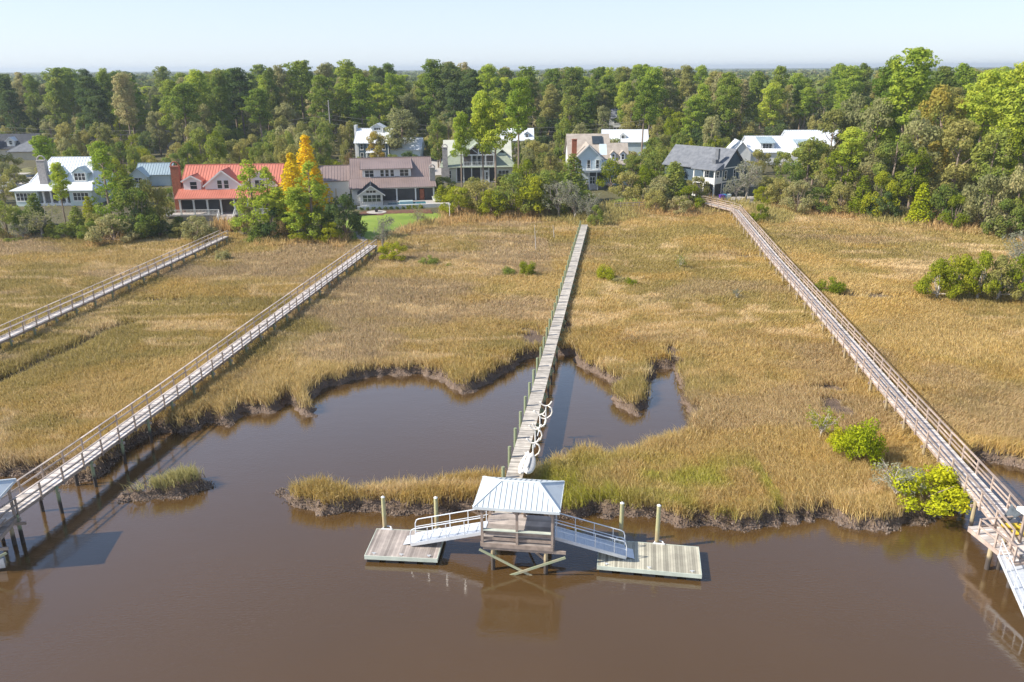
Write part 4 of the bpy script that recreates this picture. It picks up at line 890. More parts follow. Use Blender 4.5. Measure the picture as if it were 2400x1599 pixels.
P_(h, 'gable_truss', M_white, lambda m: (m.beam((4.5, -.44, 6.1), (8.6, -.44, 9.1), .06, .28), m.beam((12.7, -.44, 6.1), (8.6, -.44, 9.1), .06, .28), m.box(4.9, 12.3, -.2, .05, 6.15, 6.4), m.box(8.5, 8.7, -.2, .0, 6.4, 8.9), m.beam((7.0, -.1, 7.7), (8.6, -.1, 6.5), .1, .12), m.beam((10.2, -.1, 7.7), (8.6, -.1, 6.5), .1, .12)))
P_(h, 'balcony_floor', M_white, lambda m: m.box(4.9, 12.3, -.2, .9, 3.52, 3.75)); rails(h, [(4.95, -.12), (12.25, -.12)], 3.76, .9, sp=.35)
for x in (5.0, 6.9, 10.3, 12.2): col(h, x, -.05, 3.76, 6.15, .22)
for x in (3.3, 5.0, 6.9, 9.1, 11.0, 12.5): col(h, x, .05, -.2, 3.4, .24)
P_(h, 'porch_screen_or_shade', M_screenshade, lambda m: (m.box(3.5, 8.9, .3, .32, .2, 3.2), m.box(11.1, 12.5, .3, .32, .2, 3.2))); P_(h, 'door', M_white, lambda m: m.box(9.3, 10.9, .2, .3, .1, 2.7)); win(h, 9.7, .2, .6, .42, 1.6, 1); win(h, 10.5, .2, .6, .42, 1.6, 1)  # shaded openings between columns, drawn as near-black sheets
P_(h, 'porch_floor', M_gbrick, lambda m: m.box(3.2, 12.6, 0, 1.8, -.8, .1))
win(h, 14.5, 0, .9, .8, 1.7, 3); win(h, 1.6, 0, .9, .8, 1.7, 1); win(h, 7.6, .9, 4.0, .8, 2.0, 1); win(h, 9.2, .9, 4.0, .8, 2, 2); P_(h, 'dormer', M_wblue, lambda m: m.box(13.2, 15.2, 3.2, 6, 4.2, 6.4)); P_(h, 'dormer_roof', M_rgreen, lambda m: gable(m, 13.2, 15.2, 3.2, 6.5, 6.42, 7.2, 'y', .3))
chimney(h, .1, 1.3, -.5, .5, -.8, 8.0, M_gbrick, zb=3.4)
# G, I and glimpses behind
h = house('white roofed house with a small dormer far behind the green roofed house', (-4.5, 250), 0, z=2.9)
P_(h, 'wall', M_cream, lambda m: body(m, 0, 11.2, 0, 9, -.5, 4.8, 7.8, 'x')); P_(h, 'roof', M_rwhite, lambda m: gable(m, 0, 11.2, 0, 9, 4.82, 7.85, 'x', .4)); P_(h, 'dormer', M_wice, lambda m: body(m, 8.6, 10.2, .9, 4, 4.5, 6.5, 7.1, 'y')); P_(h, 'dormer_roof', M_rwhite, lambda m: gable(m, 8.5, 10.3, .9, 4, 6.52, 7.15, 'y', .15)); win(h, 9.4, .9, 5.4, .7, .9, 1)
h = house('pale grey roofed house behind the tan roofed house', (28.2, 250), R(-3), z=2.9)
P_(h, 'wall', M_wice, lambda m: body(m, 0, 13.5, 0, 9, -.5, 4.2, 7.3, 'x')); P_(h, 'roof', M_rwhite, lambda m: gable(m, 0, 13.5, 0, 9, 4.22, 7.35, 'x', .4)); P_(h, 'dormer', M_wwhite, lambda m: body(m, 5, 7, 1, 4.4, 4.5, 6, 6.8, 'y')); win(h, 6, 1, 4.9, .7, .9, 1)
h = house('cream house mostly hidden among the pines behind the red roofed house', (-124, 287), R(8), z=3)
P_(h, 'wall', M_cream, lambda m: body(m, 0, 13, 0, 9, -.5, 6, 9, 'x')); P_(h, 'roof', M_rgray, lambda m: gable(m, 0, 13, 0, 9, 6.02, 9.05, 'x', .4)); [win(h, x, 0, z_, .9, 1.4, 2) for x in (2.5, 6.5, 10.5) for z_ in (1, 3.9)]
h = house('white house glimpsed between trunks behind the tall pine right of the tan roof', (36, 300), R(-5), z=3)
P_(h, 'wall', M_wwhite, lambda m: body(m, 0, 11, 0, 9, -.5, 8.2, 11, 'x')); P_(h, 'roof', M_rgray, lambda m: gable(m, 0, 11, 0, 9, 8.22, 11.05, 'x', .4)); [win(h, x, 0, z_, .9, 1.4, 2) for x in (2.5, 5.5, 8.5) for z_ in (3.4, 6.2)]
# H: tan roof
h = house('tan shingled house with ice blue front gable, white balcony and red brick chimney', at(1348, 437, 2.5), 0, z=2.4)
P_(h, 'wall', M_wice, lambda m: (body(m, 0, 5.9, 0, 6, -.6, 6.6, 9.4, 'y'), body(m, 5.9, 12.3, 2.2, 9, -.6, 5.2, 9.2, 'x', ym=6.2)))
P_(h, 'main_wall', M_wwhite, lambda m: body(m, -1.2, 8.2, 3.2, 16, -.6, 6.2, 11.0, 'x', ym=10))
P_(h, 'roof', M_rtan, lambda m: (gable(m, -1.2, 8.2, 3.2, 16.5, 6.25, 11.1, 'x', .4, ym=10), gable(m, 0, 5.9, 0, 8, 6.62, 9.5, 'y', .4), gable(m, 8.0, 12.2, 2.2, 10.2, 5.22, 9.3, 'x', .4)))
P_(h, 'fascia', M_white, lambda m: (m.beam((-.45, -.44, 6.1), (2.95, -.44, 9.35), .05, .25), m.beam((6.35, -.44, 6.1), (2.95, -.44, 9.35), .05, .25)))
P_(h, 'balcony', M_white, lambda m: m.box(1.2, 6.3, -2.6, .0, 3.55, 3.85)); rails(h, [(1.2, 0), (1.2, -2.5), (6.25, -2.5), (6.25, 0)], 3.86, .9, sp=.3)
P_(h, 'porch_screen_or_shade', M_screenshade, lambda m: m.box(3.0, 6.1, -2.3, -2.26, .9, 3.5)); P_(h, 'porch_floor', M_pink, lambda m: m.box(1.2, 6.3, -2.5, -.02, .7, .88))
for x in (2.9, 4.6, 6.2): col(h, x, -2.4, .9, 3.55, .22)
win(h, 3.7, -2.32, 1.0, .55, 1.5, 2); stairs(h, 3.0, 4.6, -2.6, .85, 8); P_(h, 'foundation', M_gbrick, lambda m: m.box(1.3, 6.2, -2.4, -.03, -.6, .68))
for x in (.9, 3.0, 5.0): win(h, x, 0, 4.2, .65, 1.8, 1)
for x in (8.9, 11.1): P_(h, 'dormer', M_wwhite, lambda m, x=x: body(m, x-.6, x+.6, 2.6, 5.2, 5.4, 7.2, 7.8, 'y')); P_(h, 'dormer_roof', M_rtan, lambda m, x=x: gable(m, x-.65, x+.65, 2.6, 5.4, 7.22, 7.85, 'y', .15)); win(h, x, 2.6, 5.9, .55, 1.1, 1)
m = MB(); m.slab([(4.4, 6.8, 8.95), (6.9, 6.8, 8.95), (6.9, 9.0, 10.52), (4.4, 9.0, 10.52)], .05); m.build('skylight', M_glass, h, loc=(0, 0, .12)); chimney(h, -.75, .35, 1.8, 2.8, 0, 10.4, M_brick, arch=False)
# J: blue grey house
h = house('blue grey sided house with two storey white corner porches and grey roof', at(1688.5, 457, 2.6), R(42), z=2.5)
P_(h, 'wall', M_navy, lambda m: (body(m, 0, 8.2, 0, 15, -.6, 5.8, 9.3, 'y'), body(m, 8.2, 12.6, 2, 12, -.6, 5.2, 8.6, 'x')))
P_(h, 'roof', M_rgray, lambda m: (gable(m, 0, 8.2, 0, 15, 5.82, 9.4, 'y', .5), hip(m, 6, 13.2, 1.4, 12.6, 5.2, 8.8, 6.5, 9.2)))
P_(h, 'porch_roof', M_rgray, lambda m: (m.slab([(-3.1, 5.8, 5.5), (-3.1, -.5, 5.5), (-.4, 1.2, 6.7), (.2, 5.8, 6.9)], .14), m.slab([(-3.1, -.5, 5.5), (.0, -.5, 5.5), (.6, .1, 6.6), (-.4, 1.2, 6.7)], .14)))
P_(h, 'belt_board', M_white, lambda m: (m.box(0, 8.2, -.05, -.003, 2.6, 2.9), m.box(0, 8.2, -.05, -.003, 5.45, 5.7), m.box(-.05, .15, -.06, -.003, -.6, 2.6), m.box(-.05, .15, -.06, -.003, 2.9, 5.45)))
P_(h, 'balcony', M_white, lambda m: (m.box(-2.75, -.02, -.1, 5.4, 2.55, 2.9), m.box(-2.75, -2.68, -.1, 5.4, 2.9, 3.85), m.box(-2.66, -.06, -.1, -.03, 2.9, 3.85), m.box(-2.75, -.02, -.1, 5.4, -.6, -.1), m.box(-2.9, .0, -.25, 5.5, 5.3, 5.48)))
for y in (0.05, 2.65, 5.25): col(h, -2.6, y, -.1, 2.55, .24); col(h, -2.6, y, 2.9, 5.3, .24)
P_(h, 'porch_screen_or_shade', M_screenshade, lambda m: (m.box(-2.5, -2.47, .2, 5.1, .3, 2.5), m.box(-2.4, -.2, .1, .13, .3, 2.5)))
for x in (1.3, 4.6): win(h, x, 0, 3.4, .7, 1.6, 1); win(h, x, 0, .4, .75, 1.7, 1)
win(h, 7.0, 0, 3.4, .6, 1.5, 2); win(h, 0, 1.3, 3.2, .6, 1.7, 2, face='l'); win(h, 0, 3.9, 3.2, .6, 1.7, 2, face='l')
P_(h, 'chimney', M_rgray, lambda m: (m.box(-.9, .3, 1.2, 2.1, 5.5, 7.4), m.box(-.1, .5, 1.2, 2.0, 7.4, 9.6)))
# K: white metal roofs behind
h = house('long white metal roofed house with front dormers behind the blue grey house', (65.8, 224), R(-3), z=2.9)
P_(h, 'wall', M_wwhite, lambda m: (body(m, 0, 10.8, 0, 14, -.5, 3.4, 7.0, 'x'), body(m, 10.8, 26, -2, 15, -.5, 3.8, 8.6, 'x'), body(m, -5, -.0, -1, 9, -.5, 3.2, 6.0, 'y')))
P_(h, 'roof', M_rwhite, lambda m: (gable(m, 0, 10.8, 0, 14, 3.42, 7.05, 'x', .4, seam=.6), gable(m, 10.8, 26, -2, 15, 3.82, 8.65, 'x', .4, seam=.6), gable(m, -5, 0, -1, 9, 3.22, 6.05, 'y', .35, seam=.6)))
for x, y in ((4.8, 1.3), (14, -.6)): P_(h, 'dormer', M_wwhite, lambda m, x=x, y=y: m.box(x-1.9, x+1.9, y, y+4, 3.6, 5.6)); P_(h, 'dormer_roof', M_rblue, lambda m, x=x, y=y: shed(m, x-2.2, x+2.2, y-.4, 5.6, y+5, 6.9, seam=.6)); win(h, x, y, 4.2, .8, 1.1, 3)
# L: far left
h = house('cream house with dark hipped roof at the far left edge', at(22, 374, 3), R(4), z=2.8)
P_(h, 'wall', M_cream, lambda m: (m.box(0, 8.4, 0, 8, -.5, 2.5), body(m, -14, 4, 8.2, 17, -.5, 3, 6.8, 'x'))); P_(h, 'garage_roof', M_rgray, lambda m: hip(m, -.5, 8.9, -.5, 8.5, 2.5, 5.3, 4.0, 4.6)); P_(h, 'roof', M_rdark, lambda m: gable(m, -14, 4, 8.2, 17, 3.02, 6.85, 'x', .4))
P_(h, 'dormer', M_wwhite, lambda m: body(m, -4.3, -2.0, 8.6, 12, 3, 5.2, 6.1, 'y')); P_(h, 'dormer_roof', M_rwhite, lambda m: gable(m, -4.3, -2.0, 8.6, 12, 5.22, 6.15, 'y', .3)); win(h, -3.1, 8.6, 3.9, .8, 1.1, 1)
# ------------------------------------------------------------------ yard things
p = at(14, 440, 2.7); t = thing('parked_car', 'white car parked on the driveway at the left edge', 'car', (p[0], p[1], 2.5), R(8))
M_glass2 = pm('car glass', (.02, .025, .03), rough=.1)
def carbody(m):
    pr = [(-2.3, .35), (-2.3, .8), (-1.6, .95), (-1.0, 1.45), (.9, 1.5), (1.7, 1.0), (2.25, .9), (2.3, .35)]; n = len(pr)
    vs = [(x, -.88 if z < 1 else -.72, z) for x, z in pr]+[(x, .88 if z < 1 else .72, z) for x, z in pr]
    m.add(vs, [tuple(range(n)), tuple(range(2*n-1, n-1, -1))]+[(i, i+n, (i+1) % n+n, (i+1) % n) for i in range(n)])
P_(t, 'body', M_white, carbody); P_(t, 'side_windows', M_glass2, lambda m: (m.add([(-1.3, -.86, 1.0), (1.3, -.86, 1.0), (.85, -.76, 1.4), (-.95, -.76, 1.4)], [(0, 1, 2, 3)]),))
for x in (-1.45, 1.45):
    for y in (-.85, .85):
        wl = P_(t, 'wheel', M_black, lambda m: m.tube([(0, -.1, 0), (0, .1, 0)], .34, 14), loc=(x, y, .34)); P_(wl, 'rim', M_alu, lambda m: m.tube([(0, -.115, 0), (0, .115, 0)], .2, 10))
# utility pole and wires
zp = zat(228, 258); t = thing('utility_pole', 'pale utility pole rising above the trees left of the teal house', 'utility pole', (-56.6, 258, 2.8), 0)
P_(t, 'pole', M_gbrick, lambda m: m.tube([(0, 0, 0), (0, 0, zp-2.8)], [.24, .15], 8)); P_(t, 'arm', M_gbrick, lambda m: m.beam((-.9, 0, zp-4.4), (0, 0, zp-4.8), .09, .09)); P_(t, 'arm', M_gbrick, lambda m: m.beam((0, 0, zp-6), (.9, 0, zp-5.6), .09, .09))
for k in range(3):
    m = MB(); zz = zp-4.4-k*1.3
    for a, b, d0, d1 in ((-190, -56.6, 258, 258), (-56.6, 60, 258, 262)):
        P = [(a+(b-a)*s, d0+(d1-d0)*s, zz-4.5+4.5*(2*s-1)**2) for s in np.linspace(0, 1, 14)]; m.tube(P, .022, 4)
    tag(m.build('power_line', M_gbrick), ['topmost', 'middle', 'lowest'][k]+' of the three power lines strung from the utility pole', 'power line', 'power lines behind the houses')
# rail fence, red chair, parasol and things by the right house
t = thing('rail_fence', 'low red brown rail fence below the tan roofed house', 'fence', at(1440, 489, 2.0), 0); q0 = Vector(t.location); q1 = Vector(at(1512, 486, 2.0)); dv = q1-q0
for k in range(6): P_(t, 'fence_post', M_rail, lambda m: m.box(-.06, .06, -.06, .06, -.4, 1.1), loc=tuple(dv*k/5))
P_(t, 'fence_rail', M_rail, lambda m: (m.beam((0, 0, 1.0), tuple(dv+Vector((0, 0, 1.0))), .08, .12),)); P_(t, 'fence_rail', M_rail, lambda m: m.beam((0, 0, .5), tuple(dv+Vector((0, 0, .5))), .06, .1))
p = at(1357, 500, 2.0); t = thing('garden_chair', 'red chair at the landward end of the central boardwalk', 'chair', (p[0]-.9, p[1]+1.5, hz(p[0], p[1])), R(15))
M_redp = pm('red paint', (.50, .04, .03), rough=.5)
P_(t, 'seat', M_redp, lambda m: m.box(-.35, .35, -.3, .3, .38, .44)); P_(t, 'backrest', M_redp, lambda m: m.beam((0, .3, .4), (0, .55, 1.15), .66, .05)); P_(t, 'frame', M_redp, lambda m: (m.box(-.36, -.3, -.3, -.24, 0, .6), m.box(.3, .36, -.3, -.24, 0, .6), m.box(-.36, -.3, .24, .3, 0, .6), m.box(.3, .36, .24, .3, 0, .6)))
p = at(1752, 462, 2.5); t = thing('patio_umbrella', 'tan patio umbrella on the terrace beside the blue grey house', 'umbrella', (p[0], p[1], 2.5), 0)
P_(t, 'canopy', M_cream, lambda m: m.add([(1.7*cos(a), 1.7*sin(a), 2.3) for a in np.linspace(0, 2*pi, 9)[:-1]]+[(0, 0, 2.95)], [(i, (i+1) % 8, 8) for i in range(8)])); P_(t, 'pole', M_white, lambda m: m.tube([(0, 0, 0), (0, 0, 2.8)], .04, 6))
M_cyan = pm('blue plastic', (.05, .22, .55), (.03, .35, .6), rough=.4); M_purp = pm('purple plastic', (.14, .05, .40), rough=.4)
for (u, v, mt_, lab) in ((1687, 466, M_purp, 'purple blue storage bin by the blue grey house porch'), (1694, 465, M_cyan, 'bright blue storage bin by the blue grey house porch'), (1702, 465, M_wice, 'pale blue storage bin by the blue grey house porch')):
    p = at(u, v, 2.5); t = thing('storage_bin', lab, 'storage bin', (p[0], p[1]-1.5, 2.45), R(5), 'storage bins beside the blue grey house'); P_(t, 'bin', mt_, lambda m: m.add([(-.4, -.4, 0), (.4, -.4, 0), (.4, .4, 0), (-.4, .4, 0), (-.48, -.48, 1.0), (.48, -.48, 1.0), (.48, .48, 1.0), (-.48, .48, 1.0)], [(0, 3, 2, 1), (4, 5, 6, 7), (0, 1, 5, 4), (1, 2, 6, 5), (2, 3, 7, 6), (3, 0, 4, 7)])); P_(t, 'lid', mt_, lambda m: m.box(-.52, .52, -.52, .52, 1.0, 1.1))
patch('patio', SS([(1640, 468), (1660, 462), (1760, 458), (1790, 468), (1760, 476), (1700, 478), (1655, 474)], 2.4), M_conc, .12, .5, 'pale terrace beside the blue grey house')
p = at(1054, 503, 2.0); t = thing('birdhouse_pole', 'white pole with a small box at the reed edge beside the lawn', 'birdhouse', (p[0], p[1], hz(p[0], p[1])), 0); P_(t, 'pole', M_white, lambda m: m.tube([(0, 0, 0), (0, 0, 3)], .07, 6)); P_(t, 'box', M_wwhite, lambda m: body(m, -.22, .22, -.2, .2, 2.9, 3.3, 3.5, 'y'))
for (u, v, hh, lab) in ((1256, 590, 4.4, 'tall thin white dead trunk standing in the marsh left of the central boardwalk'), (1299, 560, 2.4, 'short white dead trunk standing in the marsh left of the central boardwalk')):
    p = at(u, v, .9); t = thing('dead_tree', lab, 'dead tree', (p[0], p[1], .8), 0, 'white dead trunks in the marsh'); P_(t, 'trunk', M_barkp, lambda m: m.tube([(0, 0, 0), (-.1, 0, hh*.5), (-.25, 0, hh)], [.09, .07, .03], 6)); P_(t, 'branch', M_barkp, lambda m: (m.tube([(-.1, 0, hh*.5), (-.5, 0, hh*.62)], .02, 4), m.tube([(-.15, 0, hh*.65), (.25, 0, hh*.8)], .02, 4)))
# garden path and steps from the red house to the far left boardwalk
patch('path', SS([(514, 526), (536, 526), (534, 536), (545, 545), (528, 556), (512, 548), (516, 538)], 1.9), M_conc, .12, .3, 'pale path from the red roofed house stairs to the boardwalk')
# ------------------------------------------------------------------ trees
def cloud(clumps, dens, size, seed, up=.35, shell=.55):
    r = np.random.default_rng(seed); Vs = []
    for (cx, cy, cz, rx, ry, rz) in clumps:
        n = max(8, int(dens*(rx*ry+rx*rz+ry*rz)))
        d = r.normal(size=(n, 3)); d /= np.linalg.norm(d, axis=1)[:, None]
        rad = shell+(1-shell)*r.random(n)**.5; rad *= r.choice([1, 1, 1, 1.15], n)
        p = d*rad[:, None]*np.array((rx, ry, rz))+np.array((cx, cy, cz))
        nn = d+r.normal(scale=.55, size=(n, 3))+np.array((0, 0, up)); nn /= np.linalg.norm(nn, axis=1)[:, None]
        t = np.cross(nn, r.normal(size=(n, 3))); t /= np.linalg.norm(t, axis=1)[:, None]; b = np.cross(nn, t)
        s = (size*r.uniform(.55, 1.35, n))[:, None]; l = s*r.uniform(.8, 1.7, n)[:, None]
        Vs.append(np.stack([p-t*l*.5, p-b*s*.42+t*l*.08, p+t*l*.5, p+b*s*.42-t*l*.05], 1))
    V = np.concatenate(Vs).reshape(-1, 3); q = np.arange(len(V)).reshape(-1, 4); return V, q
def meshof(o): me = o.data; bpy.data.objects.remove(o); return me
L = {
 'pine': leafmat('pine needles', (0.198, 0.269, 0.043), (0.330, 0.372, 0.056), (0.105, 0.159, 0.039)),
 'pineb': leafmat('bright pine needles', (0.346, 0.435, 0.056), (0.494, 0.526, 0.064), (0.182, 0.244, 0.047)),
 'dark': leafmat('dark leaves', (0.112, 0.170, 0.056), (0.191, 0.227, 0.064), (0.073, 0.103, 0.043)),
 'green': leafmat('green leaves', (0.225, 0.296, 0.056), (0.346, 0.347, 0.077), (0.139, 0.170, 0.047)),
 'olive': leafmat('olive leaves', (0.319, 0.313, 0.094), (0.429, 0.384, 0.127), (0.176, 0.171, 0.061)),
 'pale': leafmat('pale tan leaves', (.38, .36, .17), (.32, .33, .13), (.22, .21, .10)),
 'gray': leafmat('grey green leaves', (0.346, 0.347, 0.152), (0.494, 0.422, 0.205), (0.182, 0.181, 0.081)),
 'yel': leafmat('yellow green leaves', (0.305, 0.338, 0.024), (0.390, 0.388, 0.033), (0.169, 0.200, 0.022)),
 'lime': leafmat('lime leaves', (0.390, 0.425, 0.018), (0.520, 0.500, 0.022), (0.195, 0.237, 0.017), trans=.35),
 'gold': leafmat('golden needles', (.84, .62, .02), (.80, .54, .02), (.62, .42, .03)),
 'orange': leafmat('autumn leaves', (.46, .34, .07), (.32, .34, .09), (.42, .28, .07), sc=.16),
 'moss': leafmat('grey moss', (.28, .29, .19), (.34, .34, .24), (.17, .17, .12)),
 'russet': leafmat('russet leaves', (.28, .20, .09), (.34, .24, .11), (.16, .13, .07)),
}
PROTO = {}
M_barkg = pm('grey bark', (.30, .27, .23), (.42, .38, .34), rough=.9, scale=1.5)
def proto(kind, v):
    if (kind, v) in PROTO: return PROTO[(kind, v)]
    r = random.Random(hash(kind) % 1000 if False else sum(map(ord, kind))*7+v); T = MB(); cl = []
    def limb(p, q, r0, sag=.15):
        p = Vector(p); q = Vector(q); mid = (p+q)/2+Vector((r.uniform(-.1, .1), r.uniform(-.1, .1), -sag))*(q-p).length
        T.tube([p, mid, q], [r0, r0*.7, r0*.25], 5, cap=False)
    if kind in ('pine', 'tallpine'):
        H = 24; lean = (r.uniform(-.8, .8), r.uniform(-.8, .8)); start = .30+.05*(v % 4) if kind == 'pine' else .55
        tp = [(lean[0]*s*s, lean[1]*s*s, H*s) for s in (0, .25, .5, .75, .95)]; T.tube(tp, [.36, .3, .24, .16, .05], 7)
        n = 30 if kind == 'pine' else 22
        for i in range(n):
            s = start+(1-start)*((i+.5)/n)**.85; prof = math.sin(pi*min(1, .22+.78*(s-start)/(1-start)))**.6 if s < .97 else .25
            rad = (3.0+.35*(v % 5))*prof*r.uniform(.3, 1.15); a = i*2.4+r.uniform(-.5, .5); x = lean[0]*s*s+rad*cos(a); y = lean[1]*s*s+rad*sin(a); z = H*s+r.uniform(-.4, .5)
            k = r.uniform(1.3, 2.1); cl.append((x, y, z, k, k, k*.6)); limb((lean[0]*s*s, lean[1]*s*s, z-.7), (x, y, z), .09)
            for j in range(2): k2 = k*.55; cl.append((x+r.uniform(-1, 1)*k, y+r.uniform(-1, 1)*k, z+r.uniform(-.2, .9), k2, k2, k2*.55))
        cl.append((lean[0], lean[1], H*.985, 1.1, 1.1, .7)); V, q = cloud(cl, 30, .40, v*31+1, up=.6)
    elif kind == 'broad':
        H = 18; tp = [(0, 0, 0), (.1, .1, 5), (.2, -.2, 10), (.3, 0, 15)]; T.tube(tp, [.4, .3, .2, .06], 7)
        for i in range(40):
            a = r.uniform(0, 2*pi); u = r.uniform(-.92, 1); rr_ = math.sqrt(1-u*u)*(.85 if u > 0 else .95); x = 4.4*rr_*cos(a)*r.uniform(.55, 1.05); y = 4.4*rr_*sin(a)*r.uniform(.55, 1.05); z = 10.6+6.6*u
            k = r.uniform(.95, 1.75); cl.append((x, y, z, k, k, k*.85))
            if i % 3 == 0: limb((0, 0, max(3, z-3.5)), (x, y, z), .12, .05)
        V, q = cloud(cl, 30, .42, v*37+2)
    elif kind == 'oak':      # wide, low, foliage almost to the ground
        H = 8; T.tube([(0, 0, 0), (.3, 0, 2), (0, .2, 5)], [.35, .25, .1], 6)
        for i in range(34):
            a = r.uniform(0, 2*pi); u = r.uniform(-.35, 1); rr_ = math.sqrt(1-u*u); s = r.uniform(.6, 1.05); x = 4.6*rr_*cos(a)*s; y = 4.6*rr_*sin(a)*s; z = 3.0+4.4*u*r.uniform(.8, 1.08)
            k = r.uniform(.8, 1.4); cl.append((x, y, max(.6, z), k, k, k*.75))
            if i % 4 == 0: limb((0, 0, 1.2), (x, y, z), .1, 0)
        V, q = cloud(cl, 40, .33, v*41+3)
    elif kind == 'bush':
        H = 3; T.tube([(0, 0, 0), (.1, 0, 1.2)], [.08, .04], 5)
        for i in range(6): a = i*1.05; limb((0, 0, .1), (1.0*cos(a), 1.0*sin(a), 1.7), .04, 0)
        for i in range(34):
            a = r.uniform(0, 2*pi); s = r.uniform(.2, 1.25)**.8; x = 1.25*s*cos(a); y = 1.25*s*sin(a); z = .5+2.3*r.random()*(1-.42*s)
            k = r.uniform(.34, .58); cl.append((x, y, z, k, k, k*.9))
        V, q = cloud(cl, 230, .115, v*43+4, shell=.4)
    elif kind == 'youngpine':
        H = 14; T.tube([(0, 0, 0), (.15, .1, 6), (0, 0, 13.2)], [.25, .17, .04], 6)
        for i in range(75):
            s = r.random()**.8*.97; rad = 3.6*(1-s)**.62*r.uniform(.25, 1.12); a = r.uniform(0, 6.283); z = 1.0+H*.92*s
            k = r.uniform(.5, 1.05)*(1-.4*s); cl.append((rad*cos(a), rad*sin(a), z, k, k, k*.8))
            if i % 4 == 0: limb((0, 0, max(.6, z-.8)), (rad*cos(a), rad*sin(a), z), .06, 0)
        V, q = cloud(cl, 44, .27, v*59+8, up=.5)
    elif kind in ('cedar', 'cypress'):
        H = 10; T.tube([(0, 0, 0), (0, 0, H*.95)], [.22, .03], 6)
        for i in range(46 if kind == 'cedar' else 54):
            s = ((i+.5)/50); rad = (2.3 if kind == 'cedar' else 2.1)*(1-min(s, .98))**.75*r.uniform(.65, 1.08); a = i*2.4; z = .5+H*.94*min(s, 1)
            k = .35+.62*(1-min(s, .98)); cl.append((rad*cos(a)*.8, rad*sin(a)*.8, z, k, k, k*1.25))
        V, q = cloud(cl, 42, .30, v*47+5, up=.5)
    else:                    # bare, mossy tree
        H = 8; T.tube([(0, 0, 0), (.4, 0, 2.2), (.2, .3, 4.5)], [.22, .17, .1], 6)
        for i in range(26):
            a = r.uniform(0, 2*pi); z = r.uniform(3.4, 8); x = r.uniform(.8, 3.1)*cos(a); y = r.uniform(.8, 3.1)*sin(a)
            limb((.2, .1, r.uniform(1.6, 4.3)), (x, y, z), .07, -.05)
            for j in range(3):
                e_ = (x+r.uniform(-1, 1), y+r.uniform(-1, 1), z+r.uniform(-.6, .9)); limb((x*.8, y*.8, z*.92), e_, .03, 0)
                if r.random() < .85: cl.append((e_[0], e_[1], e_[2]-.3, .5, .5, .6))
        V, q = cloud(cl, 26, .24, v*53+6, up=0)
    oc = npmesh('crown', V, q, None); ot = T.build('trunk', None); mc, mt = meshof(oc), meshof(ot)
    mc.materials.append(L['green']); mt.materials.append(M_bark); PROTO[(kind, v)] = (H, mc, mt); return PROTO[(kind, v)]
TREES = []
def tree(kind, v, x, y, h, mat, label, cat='tree', ws=1.0, group=None, name=None, rz=None, bark=None, zo=None):
    H, mc, mt = proto(kind, v); s = h/H; z = hz(x, y)-.1 if zo is None else zo
    nm = name or {'pine': 'pine_tree', 'youngpine': 'pine_tree', 'tallpine': 'pine_tree', 'broad': 'broadleaf_tree', 'oak': 'oak_tree', 'bush': 'shrub', 'cedar': 'cedar_tree', 'cypress': 'cypress_tree', 'bare': 'mossy_tree'}[kind]
    t = thing(nm, label, cat, (x, y, z), rz if rz is not None else random.uniform(0, 6.28), group); t.scale = (s*ws, s*ws, s)
    for nm2, me, mm in (('trunk', mt, bark or (M_barkg if kind == 'bare' else M_bark)), ('crown', mc, L[mat])):
        o = bpy.data.objects.new(nm2, me); COL.objects.link(o); o.parent = t; o.material_slots[0].link = 'OBJECT'; o.material_slots[0].material = mm
    TREES.append((x, y)); return t
def T(kind, v, u, vb, vt, mat, label, wpx=None, cat=None, rz=None, bark=None, group=None, name=None, dist=None, x=None):
    """u: column of the trunk, vb: row of its foot, vt: row of its top (2353 grid), wpx: crown width there"""
    if dist is None:
        z0 = 1.0 if vb > 500 else 2.5
        p = D(u, vb, z0); z0 = hz(p[0], p[1]); p = D(u, vb, z0)
    else:
        p = D(u, vb, 2.6); k = dist/p[1]; b = -(vb*1.02-799.5)/F
        q = D(u, 300, -1000); dep = dist*cos(PITCH)+(HC-8)*sin(PITCH); p = ((u*1.02-1200)/F*dep, dist)
    x, y = p[0], p[1]
    zb = hz(x, y); h = max(.8, zat(vt-(u-1176)*.005*0, y)-zb)
    H = {'pine': 24, 'youngpine': 14, 'tallpine': 24, 'broad': 18, 'oak': 8, 'bush': 3, 'cedar': 10, 'cypress': 10, 'bare': 8}[kind]
    W_ = {'pine': 10.5, 'youngpine': 7.6, 'tallpine': 10.5, 'broad': 10.8, 'oak': 10.6, 'bush': 3.2, 'cedar': 4.4, 'cypress': 4.2, 'bare': 7}[kind]
    ws = 1.0
    if wpx: ws = (wpx*1.02/F*math.hypot(y, HC))/(W_*h/H); ws = min(3.0, max(.35, ws))
    return tree(kind, v, x, y, h, mat, label, cat or ('shrub' if kind == 'bush' else 'tree'), ws, group, name, rz, bark)
